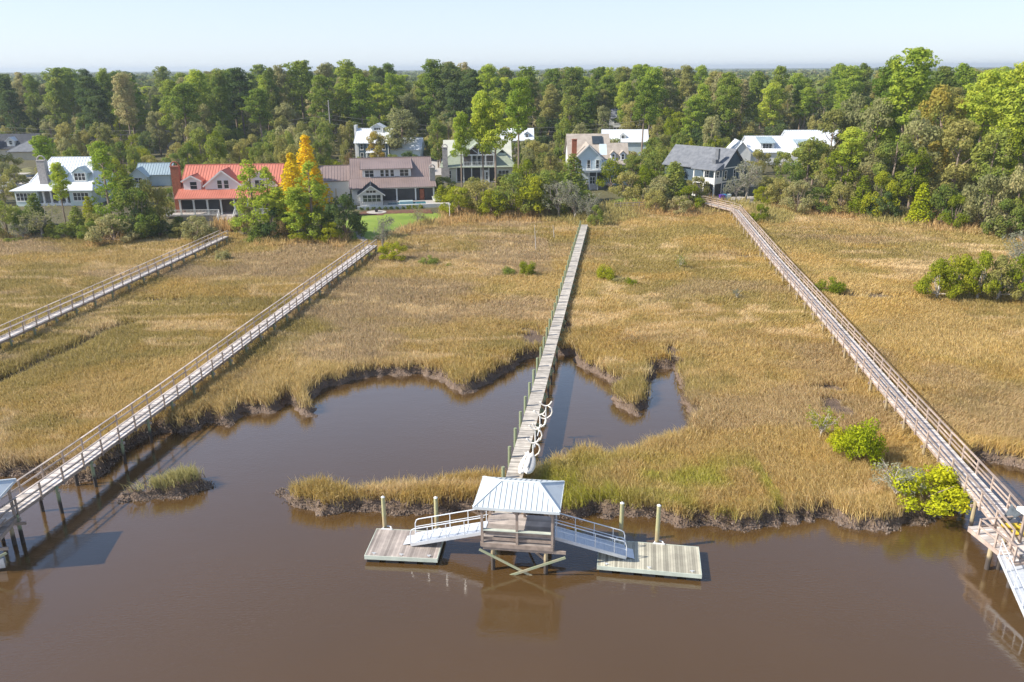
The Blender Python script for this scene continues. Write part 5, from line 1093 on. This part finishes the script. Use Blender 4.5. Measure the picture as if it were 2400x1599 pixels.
# -- shrubs standing in the marsh
G_ = 'shrubs standing in the marsh'
T('bush', 0, 1972, 1062, 935, 'lime', 'tall lime green shrub in the marsh beside the right boardwalk', 100, group=G_)
T('bush', 1, 1925, 1030, 975, 'lime', 'low lime green shrub at the left foot of the tallest lime shrub', 50, group=G_)
T('bare', 0, 1885, 1012, 942, 'yel', 'pale dead bush with few yellow leaves left of the tall lime shrub', 75, cat='shrub', name='dead_bush', group=G_, bark=M_barkp)
T('bush', 2, 2130, 1155, 1062, 'lime', 'wide lime green shrub on the bank under the right boardwalk', 150, group=G_)
T('bush', 0, 2175, 1150, 1080, 'lime', 'lime green shrub touching the right boardwalk at the waterline', 75, group=G_)
T('bare', 1, 2060, 1150, 1075, 'moss', 'pale bare branches at the left end of the wide bank shrub', 110, cat='shrub', name='dead_bush', group=G_, bark=M_barkp)
T('bush', 1, 1905, 674, 632, 'yel', 'round green shrub right of the long right boardwalk halfway up', 64, group=G_)
T('bush', 2, 1212, 636, 584, 'yel', 'yellow green shrub left of the central boardwalk', 34, group=G_)
T('bush', 0, 1170, 632, 606, 'green', 'small low shrub next to the yellow green one left of the central boardwalk', 34, group=G_)
T('bush', 1, 1393, 645, 597, 'yel', 'tallest shrub of the three right of the central boardwalk', 48, group=G_)
T('bush', 2, 1424, 652, 632, 'gray', 'low grey green shrub in the middle of the three right of the central boardwalk', 28, group=G_)
T('bush', 0, 1450, 657, 632, 'yel', 'small yellow shrub on the right of the three beside the central boardwalk', 28, group=G_)
T('bare', 0, 1563, 620, 588, 'yel', 'small pale twiggy shrub alone in the upper right marsh', 28, cat='shrub', name='dead_bush', group=G_, bark=M_barkp)
T('bare', 1, 1692, 690, 666, 'moss', 'tiny white dead bush near the long right boardwalk', 24, cat='shrub', name='dead_bush', group=G_, bark=M_barkp)
T('bush', 1, 985, 610, 580, 'green', 'dark green shrub in the marsh right of the mossy tree', 44, group=G_)
T('bush', 2, 1032, 614, 600, 'yel', 'tiny shrub alone in the left centre marsh', 20, group=G_)
T('bush', 0, 513, 600, 562, 'gray', 'feathery grey green shrub beside the far left boardwalk', 36, group=G_)
# right marsh thicket
for i, (u, vb, vt, w_, m_, l) in enumerate(((2150, 688, 598, 100, 'yel', 'leftmost tree of the right marsh thicket with a white trunk'), (2195, 684, 588, 105, 'yel', 'second tree from the left in the right marsh thicket'), (2245, 690, 580, 100, 'yel', 'tallest green tree in the middle of the right marsh thicket'),
        (2290, 692, 590, 100, 'olive', 'green tree right of the middle of the right marsh thicket'), (2340, 692, 586, 105, 'yel', 'rightmost green tree of the marsh thicket at the photo edge'))):
    T('oak', i % 3, u, vb, vt, m_, l, w_, group='trees of the right marsh thicket', bark=M_barkp)
T('bare', 2, 2335, 640, 548, 'moss', 'mossy bare tree rising behind the right marsh thicket', 90)
T('bare', 0, 2300, 688, 625, 'moss', 'mossy grey tree inside the right marsh thicket', 60)
# -- left shore
for a in (('oak', 0, 18, 548, 452, 'green', 'dark green oak at the left edge of the marsh', 90), ('oak', 1, 12, 470, 395, 'olive', 'oak beside the white metal roofed house at the left edge', 60),
          ('bare', 0, 98, 548, 470, 'gray', 'leaning mossy tree in front of the white metal roofed house', 90), ('cedar', 0, 88, 520, 432, 'green', 'dark cedar in front of the white metal roofed house porch', 60),
          ('cedar', 1, 182, 535, 462, 'green', 'dark cedar right of the slim pine at the left', 52), ('tallpine', 0, 156, 540, 372, 'pineb', 'slim pine in front of the white metal roofed house', 60),
          ('tallpine', 1, 118, 455, 308, 'pineb', 'thin pine rising beside the white roof chimney', 60), ('youngpine', 2, 262, 530, 328, 'pineb', 'bushy pine between the white roofed and red roofed houses', 110),
          ('pine', 2, 300, 470, 400, 'pine', 'short dark pine behind the bushy left pine', 60), ('oak', 2, 350, 525, 405, 'olive', 'olive brown oak left of the red roofed house', 95),
          ('oak', 0, 262, 560, 487, 'gray', 'grey green shrubby oak on the marsh edge left of the far left boardwalk', 120), ('oak', 1, 330, 548, 470, 'dark', 'dark oak behind the grey green shore shrub', 80),
          ('oak', 2, 458, 556, 490, 'gray', 'round grey green shrub at the top of the far left boardwalk', 90), ('cedar', 0, 415, 535, 490, 'green', 'small dark shrub left of the round grey shore shrub', 60), ('bush', 0, 30, 556, 535, 'green', 'low shrub at the far left marsh edge', 40),
          ('cedar', 1, 122, 545, 500, 'green', 'small cedar between the two dark cedars at the left', 40), ('cedar', 2, 212, 520, 440, 'yel', 'yellow green tree beside the bushy left pine', 44), ('oak', 0, 225, 545, 480, 'olive', 'olive shrub left of the grey shore shrub', 60),
          ('bare', 1, 55, 552, 505, 'moss', 'low mossy tree at the left marsh edge', 60), ('oak', 1, 388, 500, 455, 'olive', 'low olive tree beside the red roofed house chimney', 60),
          # pines in front of the red roofed house
          ('oak', 2, 318, 545, 425, 'green', 'big dark oak crown filling the gap left of the red roofed house', 120), ('oak', 0, 215, 552, 500, 'green', 'rounded green shrub at the marsh edge near the left pines', 70), ('oak', 1, 60, 530, 470, 'green', 'green shrub between the left edge oak and the dark cedar', 70),
          ('oak', 2, 370, 545, 500, 'dark', 'low dark shrub below the red brick chimney', 70), ('oak', 0, 418, 548, 505, 'olive', 'low olive shrub left of the round grey shore shrub', 60), ('oak', 1, 150, 550, 505, 'green', 'low green shrub between the slim pines at the left', 60),
          ('oak', 2, 640, 552, 470, 'dark', 'dark shrub between the pine pair and the big bushy pine', 90), ('oak', 0, 740, 552, 470, 'green', 'green oak right behind the big bushy pine', 100), ('pine', 2, 648, 545, 430, 'pineb', 'medium pine left of the golden cypresses', 60),
          ('youngpine', 0, 588, 545, 358, 'pineb', 'left pine of the pair in front of the red roofed house', 118), ('youngpine', 2, 626, 545, 372, 'pineb', 'right pine of the pair in front of the red roofed house', 90),
          ('cedar', 2, 597, 556, 502, 'green', 'bright green shrub at the foot of the pines by the red roofed house', 62), ('oak', 2, 560, 530, 455, 'olive', 'olive shrub right of the red roofed house stairs', 60),
          ('youngpine', 1, 722, 552, 362, 'pineb', 'big bushy pine between the red roofed and brown roofed houses', 135), ('pine', 0, 690, 556, 430, 'pineb', 'lower pine at the left foot of the big bushy pine', 80),
          ('oak', 0, 795, 550, 438, 'dark', 'dark oak right of the big bushy pine beside the lawn', 100), ('oak', 1, 650, 556, 500, 'russet', 'russet shrub at the feet of the pines', 50), ('oak', 2, 705, 557, 495, 'yel', 'yellow green shrub below the big bushy pine', 90),
          ('oak', 0, 762, 560, 505, 'yel', 'yellow green shrub below the dark oak by the lawn', 60),
          ('bare', 2, 882, 575, 500, 'moss', 'mossy bare tree at the top of the second boardwalk', 62), ('oak', 1, 905, 602, 553, 'yel', 'green shrub at the foot of the mossy bare tree', 70), ('bare', 0, 962, 520, 476, 'gray', 'small grey twiggy tree on the lawn edge', 40),
          ('cedar', 1, 1015, 470, 420, 'yel', 'yellow green shrub beside the pool deck', 40)):
    kind, v, u, vb, vt, m_, l, w_ = a; T(kind, v, u, vb, vt, m_, l, w_)
T('cypress', 0, 680, 500, 352, 'gold', 'lower golden yellow cypress left of the tallest one', 84); T('cypress', 1, 714, 480, 312, 'gold', 'tallest golden yellow cypress behind the big bushy pine', 92)
# -- centre shore thicket
for i, a in enumerate((('oak', 0, 1055, 500, 432, 'yel', 68), ('oak', 1, 1095, 498, 418, 'olive', 80), ('oak', 2, 1130, 502, 440, 'yel', 70), ('cedar', 0, 1122, 500, 448, 'green', 34), ('oak', 0, 1180, 500, 400, 'green', 90), ('oak', 1, 1225, 500, 406, 'yel', 86), ('oak', 2, 1262, 500, 396, 'green', 80),
          ('cedar', 1, 1314, 480, 352, 'green', 62), ('bare', 1, 1285, 505, 420, 'moss', 70), ('bare', 2, 1318, 508, 440, 'moss', 60), ('oak', 0, 1338, 500, 440, 'green', 60), ('oak', 1, 1402, 440, 368, 'yel', 52), ('oak', 2, 1440, 470, 400, 'olive', 66), ('oak', 0, 1480, 468, 385, 'yel', 60),
          ('oak', 1, 1520, 480, 410, 'gray', 70), ('cedar', 2, 1545, 478, 372, 'green', 60), ('oak', 2, 1582, 485, 432, 'yel', 56), ('oak', 0, 1600, 470, 410, 'olive', 44), ('oak', 1, 1505, 490, 440, 'olive', 50), ('cedar', 0, 1150, 470, 400, 'olive', 50), ('oak', 2, 1210, 440, 370, 'yel', 60), ('oak', 0, 1260, 430, 350, 'olive', 60), ('oak', 1, 1040, 470, 430, 'yel', 50), ('oak', 0, 1560, 495, 455, 'gray', 46))):
    where = 'below the green roofed house' if a[2] < 1170 else ('between the green roofed and tan roofed houses' if a[2] < 1345 else ('below the tan roofed house' if a[2] < 1470 else 'left of the blue grey house'))
    size = {'oak': 'spreading', 'cedar': 'upright', 'bare': 'bare mossy'}[a[0]]; colr = {'yel': 'yellow green', 'olive': 'olive', 'green': 'dark green', 'gray': 'grey green', 'moss': 'grey'}[a[5]]
    T(a[0], a[1], a[2], a[3], a[4]-6, a[5], f'{size} {colr} tree {where}', a[6]*1.3, group=f'{size} {colr} trees {where}')
T('oak', 2, 1368, 520, 470, 'green', 'green shrub at the landward end of the central boardwalk', 40); T('bare', 0, 1352, 512, 448, 'moss', 'pale mossy tree over the landward end of the central boardwalk', 60)
# tall pines standing among the houses
for a in (('tallpine', 3, 1140, 478, 235, 'pineb', 'tall forked pine in front of the green roofed house', 90), ('tallpine', 0, 1192, 440, 185, 'pineb', 'tall pine right of the green roofed house', 84), ('tallpine', 1, 1112, 470, 215, 'pineb', 'tall slim pine before the green roofed house gable', 70),
          ('tallpine', 2, 1472, 395, 188, 'pine', 'tall bare trunked pine right of the tan roofed house', 66), ('tallpine', 3, 437, 372, 190, 'pine', 'tall pine standing clear above the red roofed house', 88), ('tallpine', 0, 608, 368, 205, 'pine', 'tall pine behind the right end of the red roofed house', 80),
          ('broad', 0, 925, 370, 246, 'pale', 'big pale tan tree behind the blue two storey house', 100), ('broad', 1, 868, 385, 298, 'orange', 'orange leaved tree in front of the blue two storey house', 54), ('oak', 2, 800, 388, 318, 'olive', 'small palm green tree left of the blue two storey house', 36),
          ('oak', 0, 805, 392, 345, 'russet', 'russet shrub at the corner of the blue two storey house', 28), ('broad', 2, 1050, 340, 238, 'pale', 'pale tan tree behind the green roofed house', 90), ('broad', 3, 1280, 330, 210, 'pale', 'tall pale tree behind the tan roofed house', 84),
          ('oak', 1, 470, 388, 322, 'olive', 'round olive tree behind the red roofed house ridge', 70), ('oak', 2, 540, 388, 316, 'olive', 'olive tree behind the middle of the red roofed house', 80), ('oak', 0, 405, 400, 345, 'green', 'green tree behind the red brick chimney', 60),
          ('oak', 1, 665, 380, 285, 'gray', 'large grey green oak behind the golden cypresses', 100), ('oak', 2, 745, 372, 305, 'gray', 'grey green oak left of the blue two storey house', 80), ('oak', 0, 600, 385, 320, 'green', 'green oak behind the right end of the red roofed house', 70),
          ('oak', 1, 20, 405, 345, 'olive', 'round oak on the dry lawn at the left edge', 72), ('broad', 2, 235, 372, 322, 'green', 'green tree right of the white roof ridge', 50), ('tallpine', 1, 250, 470, 322, 'pineb', 'pine crown just right of the white metal roof', 60),
          ('oak', 2, 940, 395, 345, 'dark', 'dark tree right of the blue two storey house', 70), ('cedar', 0, 1530, 360, 272, 'green', 'green conifer right of the tan roofed house', 70), ('broad', 0, 1640, 355, 228, 'green', 'tall green tree behind the blue grey house ridge', 84),
          ('oak', 1, 1440, 350, 305, 'olive', 'olive tree between the tan roof and the roof behind it', 50), ('broad', 1, 1095, 345, 255, 'green', 'green tree behind the green roofed house ridge', 70)):
    kind, v, u, vb, vt, m_, l, w_ = a; T(kind, v, u, vb, vt, m_, l, w_)
for a in (('oak', 0, 1020, 452, 402, 'green', 'green oak in front of the left corner of the green roofed house', 60), ('tallpine', 5, 1062, 470, 262, 'pineb', 'slim pine in front of the green roofed house left wing', 56), ('oak', 2, 1090, 455, 405, 'olive', 'olive oak before the green roofed house porch', 60),
          ('oak', 1, 1300, 420, 368, 'olive', 'olive tree touching the left side of the tan roofed house', 56), ('broad', 4, 1450, 440, 352, 'green', 'leafy tree over the right end of the tan roofed house', 60), ('oak', 1, 1548, 440, 372, 'green', 'dark green oak against the left end of the blue grey house', 76),
          ('oak', 0, 1765, 470, 405, 'olive', 'olive oak right of the blue grey house terrace', 70), ('oak', 2, 395, 470, 425, 'green', 'green oak beside the base of the red brick chimney', 50), ('broad', 5, 1500, 400, 318, 'green', 'mid green leafy tree behind the gap right of the tan roofed house', 60),
          ('broad', 4, 1865, 430, 322, 'green', 'leafy tree in front of the long white metal roof', 76)):
    kind, v, u, vb, vt, m_, l, w_ = a; T(kind, v, u, vb, vt, m_, l, w_)
# -- right shore wood
RS = (('bare', 1, 1712, 474, 375, 'moss', 76), ('bare', 0, 1688, 476, 408, 'moss', 60), ('oak', 0, 1750, 480, 428, 'yel', 50), ('oak', 2, 1745, 512, 470, 'yel', 44), ('broad', 0, 1850, 440, 318, 'green', 92), ('oak', 1, 1790, 482, 410, 'olive', 70), ('oak', 2, 1830, 492, 415, 'gray', 80), ('broad', 1, 1925, 470, 345, 'yel', 96),
      ('oak', 0, 1880, 492, 430, 'green', 80), ('oak', 1, 1930, 496, 420, 'olive', 76), ('cedar', 1, 1975, 500, 400, 'yel', 60), ('oak', 2, 2015, 505, 395, 'yel', 90), ('broad', 2, 2085, 490, 330, 'yel', 90), ('cedar', 2, 2110, 518, 418, 'lime', 60), ('oak', 0, 2030, 508, 440, 'dark', 80), ('oak', 1, 2160, 520, 425, 'green', 84), ('oak', 2, 2190, 530, 450, 'yel', 70),
      ('oak', 0, 2260, 540, 400, 'gray', 130), ('oak', 1, 2325, 545, 385, 'gray', 120), ('oak', 2, 2300, 548, 460, 'green', 90), ('broad', 3, 1995, 440, 230, 'pale', 100), ('broad', 0, 1945, 420, 215, 'pale', 90), ('pine', 0, 2050, 440, 125, 'pineb', 150), ('pine', 1, 2010, 430, 150, 'pine', 100),
      ('broad', 1, 2135, 455, 195, 'orange', 120), ('broad', 2, 2090, 470, 240, 'pale', 110), ('tallpine', 0, 2228, 462, 175, 'pineb', 120), ('pine', 2, 2290, 470, 165, 'pineb', 130), ('pine', 3, 2345, 475, 160, 'pine', 120), ('broad', 3, 2180, 480, 280, 'olive', 110), ('broad', 0, 2260, 490, 300, 'green', 110), ('broad', 1, 2330, 495, 290, 'yel', 110),
      ('tallpine', 1, 1938, 470, 300, 'pineb', 80), ('broad', 2, 2040, 480, 300, 'green', 100), ('broad', 3, 1900, 420, 255, 'olive', 90), ('oak', 2, 2350, 530, 440, 'green', 80), ('oak', 0, 1810, 465, 372, 'green', 70))
for a in RS:
    colr = {'yel': 'yellow green', 'olive': 'olive', 'green': 'mid green', 'gray': 'grey green', 'moss': 'grey mossy bare', 'dark': 'dark green', 'pale': 'pale tan', 'pineb': 'bright green', 'pine': 'deep green', 'orange': 'orange tinged', 'lime': 'lime green'}[a[5]]
    kn = {'bare': 'tree', 'oak': 'low oak', 'broad': 'tall leafy tree', 'cedar': 'cedar', 'pine': 'large pine', 'tallpine': 'bare trunked pine'}[a[0]]
    where = 'beside the blue grey house' if a[2] < 1770 else ('in the middle of the right shore wood' if a[2] < 2000 else ('right of the middle of the right shore wood' if a[2] < 2200 else 'at the right end of the right shore wood'))
    T(a[0], a[1], a[2], a[3], a[4], a[5], f'{colr} {kn} {where}', a[6], group=f'{colr} {kn} trees {where}')
# -- forest behind the houses, individual trees
def dmin(t):      # nearest forest distance by bearing (x/y)
    return np.interp(t, [-.7, -.58, -.5, -.35, -.28, -.2, -.05, 0, .1, .3, .36, .42, .46, .7], [270, 285, 262, 245, 262, 268, 262, 262, 268, 238, 262, 262, 205, 180])
rf = random.Random(21); cnt = {'pine': 0, 'broad': 0}; tries = 0; placed = []
HB = []   # house spots to keep clear: x, y, radius
for (u, v, rr_) in ((960*1/1.02, 345, 14), (1195, 330, 9), (1445, 322, 11), (1850, 350, 22), (35, 360, 16), (385, 340, 6), (1420, 320, 6)):
    p = D(u, v, 2.8); HB.append((p[0], p[1], rr_))
while tries < 60000 and cnt['pine']+cnt['broad'] < 437:
    tries += 1; t_ = rf.uniform(-.70, .70); dist = dmin(t_)+rf.random()**1.4*125
    x, y = t_*dist, dist
    if any(abs(x-q[0]) < q[2] and abs(y-q[1]) < q[2] for q in HB): continue
    sp = 5.2+(dist-dmin(t_))*.022
    if any((x-q[0])**2+(y-q[1])**2 < sp*sp for q in placed): continue
    placed.append((x, y)); front = dist-dmin(t_) < 45
    zone = 'left' if t_ < -.28 else ('middle' if t_ < .12 else ('right middle' if t_ < .42 else 'right'))
    if rf.random() < .67 and cnt['pine'] < 292:
        cnt['pine'] += 1; kd = rf.choice(['pine', 'pine', 'tallpine']); h = rf.uniform(16.5, 26.5)+(1.5 if -.3 < t_ < -.05 else 0)
        m_ = rf.choice(['pine', 'pineb', 'pine', 'green', 'gray', 'dark']) if t_ < 0 else rf.choice(['pine', 'pineb', 'pineb', 'green', 'gray', 'olive'])
        dn = {'pine': 'deep green', 'pineb': 'bright green', 'dark': 'blackish green', 'green': 'mid green', 'gray': 'grey green', 'olive': 'olive'}[m_]
        tree(kd, rf.randrange(7), x, y, h, m_, f'{dn} pine in the {zone} forest behind the houses', 'tree', rf.uniform(.72, 1.22), f'{dn} pines of the {zone} forest')
    else:
        cnt['broad'] += 1; h = rf.uniform(12, 22) if not front else rf.uniform(10.5, 19)
        m_ = rf.choice(['green', 'olive', 'yel', 'pale', 'pale', 'gray'] if t_ < 0 else ['green', 'olive', 'pale', 'yel', 'olive', 'pale'])
        dn = {'green': 'mid green', 'olive': 'olive', 'dark': 'dark green', 'pale': 'pale tan', 'yel': 'yellow green', 'gray': 'grey green'}[m_]
        tree('broad', rf.randrange(6), x, y, h, m_, f'{dn} leafy tree in the {zone} forest behind the houses', 'tree', rf.uniform(.75, 1.05), f'{dn} leafy trees of the {zone} forest')
print('forest', cnt, tries)
for i, q in enumerate(SHR): tree('bush', i % 3, q.x, q.y, .9+.25*(i > 7), 'dark' if i < 8 else 'yel', 'small dark shrub in the row below the pool wall' if i < 8 else 'small green shrub at the right end of the row below the pool wall', 'shrub', .8, 'dark shrubs in the row below the pool wall' if i < 8 else 'green shrubs in the row below the pool wall')
# low understory closing the foot of the forest
tries = 0; k = 0; placed2 = []
while tries < 20000 and k < 90:
    tries += 1; t_ = rf.uniform(-.68, .68); dist = dmin(t_)-6+rf.random()**1.3*75; x, y = t_*dist, dist
    if any(abs(x-q[0]) < q[2]-3 and abs(y-q[1]) < q[2]-3 for q in HB) or any((x-q[0])**2+(y-q[1])**2 < 36 for q in placed2): continue
    placed2.append((x, y)); k += 1; m_ = rf.choice(['dark', 'green', 'olive', 'dark', 'gray']); dn = {'dark': 'dark green', 'green': 'mid green', 'olive': 'olive', 'gray': 'grey green'}[m_]
    zone = 'left' if t_ < -.28 else ('middle' if t_ < .12 else ('right middle' if t_ < .42 else 'right'))
    tree('oak', rf.randrange(3), x, y, rf.uniform(5.5, 10.5), m_, f'low {dn} understory tree at the foot of the {zone} forest', 'tree', rf.uniform(.8, 1.15), f'low {dn} understory trees of the {zone} forest')
# trees standing in the yards between the houses, kept out of the sight lines to them
RECT = ((25, 240, 475, 158), (298, 385, 418, 185), (390, 668, 500, 150), (755, 1008, 490, 165), (800, 965, 354, 237), (1000, 1192, 420, 193), (1150, 1240, 320, 250), (1380, 1490, 316, 250), (1290, 1440, 430, 185), (1575, 1762, 465, 172), (1680, 1900, 345, 224), (-20, 96, 366, 242), (-20, 62, 432, 182), (980, 1016, 402, 215), (366, 402, 318, 287), (1400, 1440, 284, 300))
FOOT = [(-92, 166, 12), (-84, 190, 9), (-51, 150, 14), (-25, 170, 14), (-40, 240, 12), (-8, 200, 13), (1, 254, 10), (36, 254, 11), (20, 194, 12), (49, 180, 16), (80, 230, 20), (-145, 250, 14), (-118, 291, 9), (41, 304, 9), (-20, 150, 16)]
def seen(x, y, z): d_ = y*cos(PITCH)-(z-HC)*sin(PITCH); return (1200+x/d_*F)/1.02, (799.5-(y*sin(PITCH)+(z-HC)*cos(PITCH))/d_*F)/1.02, F/d_/1.02
tries = 0; k = 0; placed3 = []
while tries < 40000 and k < 240:
    tries += 1; t_ = rf.uniform(-.68, .66); d0 = 150; dist = rf.uniform(d0, dmin(t_)); x, y = t_*dist, dist
    if float(sdist(x, y, UP)) < 9 or float(sdist(x, y, lawnp)) > -5: continue
    if any((x-q[0])**2+(y-q[1])**2 < q[2]**2 for q in FOOT) or any((x-q[0])**2+(y-q[1])**2 < 20 for q in placed3) or any((x-q[0])**2+(y-q[1])**2 < 9 for q in TREES): continue
    kd = 'oak' if rf.random() < .5 else 'broad'; h = rf.uniform(4, 8.5) if kd == 'oak' else rf.uniform(8.5, 13.5); wv = h*(.62 if kd == 'oak' else .28)*.85
    u, v, sc = seen(x, y, 2.6+h)
    if any(u+wv*sc > r_[0] and u-wv*sc < r_[1] and y < r_[3]+4 and v < r_[2]-4 for r_ in RECT): continue
    placed3.append((x, y)); k += 1; m_ = rf.choice(['green', 'olive', 'olive', 'gray', 'yel', 'green', 'pale', 'green'] if kd == 'oak' else ['green', 'olive', 'pale', 'green', 'olive', 'yel'])
    dn = {'dark': 'dark green', 'green': 'mid green', 'olive': 'olive', 'gray': 'grey green', 'yel': 'yellow green', 'pale': 'pale tan', 'orange': 'orange tinged', 'russet': 'russet'}[m_]
    zone = 'left' if t_ < -.28 else ('middle' if t_ < .12 else ('right middle' if t_ < .36 else 'right')); kn = 'low spreading' if kd == 'oak' else 'medium leafy'
    tree(kd, rf.randrange(3), x, y, h, m_, f'{kn} {dn} tree in the yards of the {zone} houses', 'tree', .85, f'{kn} {dn} trees in the yards of the {zone} houses')
print('yard', k)
# -- far forest, one mass
r = np.random.default_rng(77); n = 9000
t_ = r.uniform(-.74, .74, n); ld = r.random(n); dist = 345*(5200/345)**(ld**.95); X = t_*dist; Y = dist
top = 15+7*fbm(X*.01, Y*.006, 12, 4)+4*r.random(n)**2+np.where(dist > 1500, 1.5, 0); w_ = 3.2+dist*.0042
P = []; C = []
base_c = np.array([(.16, .20, .06), (.22, .23, .07), (.11, .15, .05), (.26, .24, .11)])
k = 26
d = r.normal(size=(n, k, 3)); d /= np.linalg.norm(d, axis=2)[:, :, None]; d[:, :, 2] = np.abs(d[:, :, 2])*1.0-.15
p = np.stack([X, Y, top-w_*.55], 1)[:, None, :]+d*np.stack([w_, w_, np.minimum(w_*.7, 6)], 1)[:, None, :]*r.uniform(.7, 1.05, (n, k, 1))
nn = d+r.normal(scale=.5, size=d.shape)+np.array((0, 0, .3)); nn /= np.linalg.norm(nn, axis=2)[:, :, None]
tt = np.cross(nn, r.normal(size=d.shape)); tt /= np.linalg.norm(tt, axis=2)[:, :, None]; bb = np.cross(nn, tt); s = (w_*.26)[:, None, None]*r.uniform(.6, 1.3, (n, k, 1))
V = np.stack([p-tt*s, p-bb*s*.8, p+tt*s, p+bb*s*.8], 2).reshape(-1, 3); Qd = np.arange(len(V)).reshape(-1, 4)
cc = base_c[r.choice(4, n, p=[.4, .3, .2, .1])]*r.uniform(.8, 1.2, (n, 1)); Cc = np.repeat(cc, k*4, 0)
# canopy understory sheet joined to the same mass
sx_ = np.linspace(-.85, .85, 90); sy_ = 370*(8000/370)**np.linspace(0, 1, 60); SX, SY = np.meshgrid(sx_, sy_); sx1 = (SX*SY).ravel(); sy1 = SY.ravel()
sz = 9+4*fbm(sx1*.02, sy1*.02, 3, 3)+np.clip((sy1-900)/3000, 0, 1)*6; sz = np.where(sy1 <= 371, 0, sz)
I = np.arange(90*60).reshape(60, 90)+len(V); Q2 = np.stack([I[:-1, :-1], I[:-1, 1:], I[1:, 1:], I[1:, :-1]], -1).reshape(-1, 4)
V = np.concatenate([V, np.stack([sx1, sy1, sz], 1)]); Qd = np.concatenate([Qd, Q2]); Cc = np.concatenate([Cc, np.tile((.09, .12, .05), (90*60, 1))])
tag(npmesh('far_forest', V, Qd, attrmat('far canopy', .2), attrs={'Col': np.c_[Cc, np.ones(len(Cc))]}), 'far forest canopy reaching to the horizon', 'forest', kind='stuff')
# ------------------------------------------------------------------ haze in the air
hm_ = bpy.data.materials.new('haze air'); hm_.use_nodes = True; hn = hm_.node_tree; hn.nodes.clear()
ho = hn.nodes.new('ShaderNodeOutputMaterial'); hv = hn.nodes.new('ShaderNodeVolumePrincipled'); hv.inputs['Color'].default_value = (.80, .90, 1, 1); hv.inputs['Density'].default_value = .00020; hv.inputs['Anisotropy'].default_value = .2
hn.links.new(hv.outputs[0], ho.inputs['Volume'])
mh = MB(); mh.box(-7000, 7000, -3600, 9600, -4.5, 48); tag(mh.build('haze', hm_), 'thin pale haze over the far woods', kind='stuff')
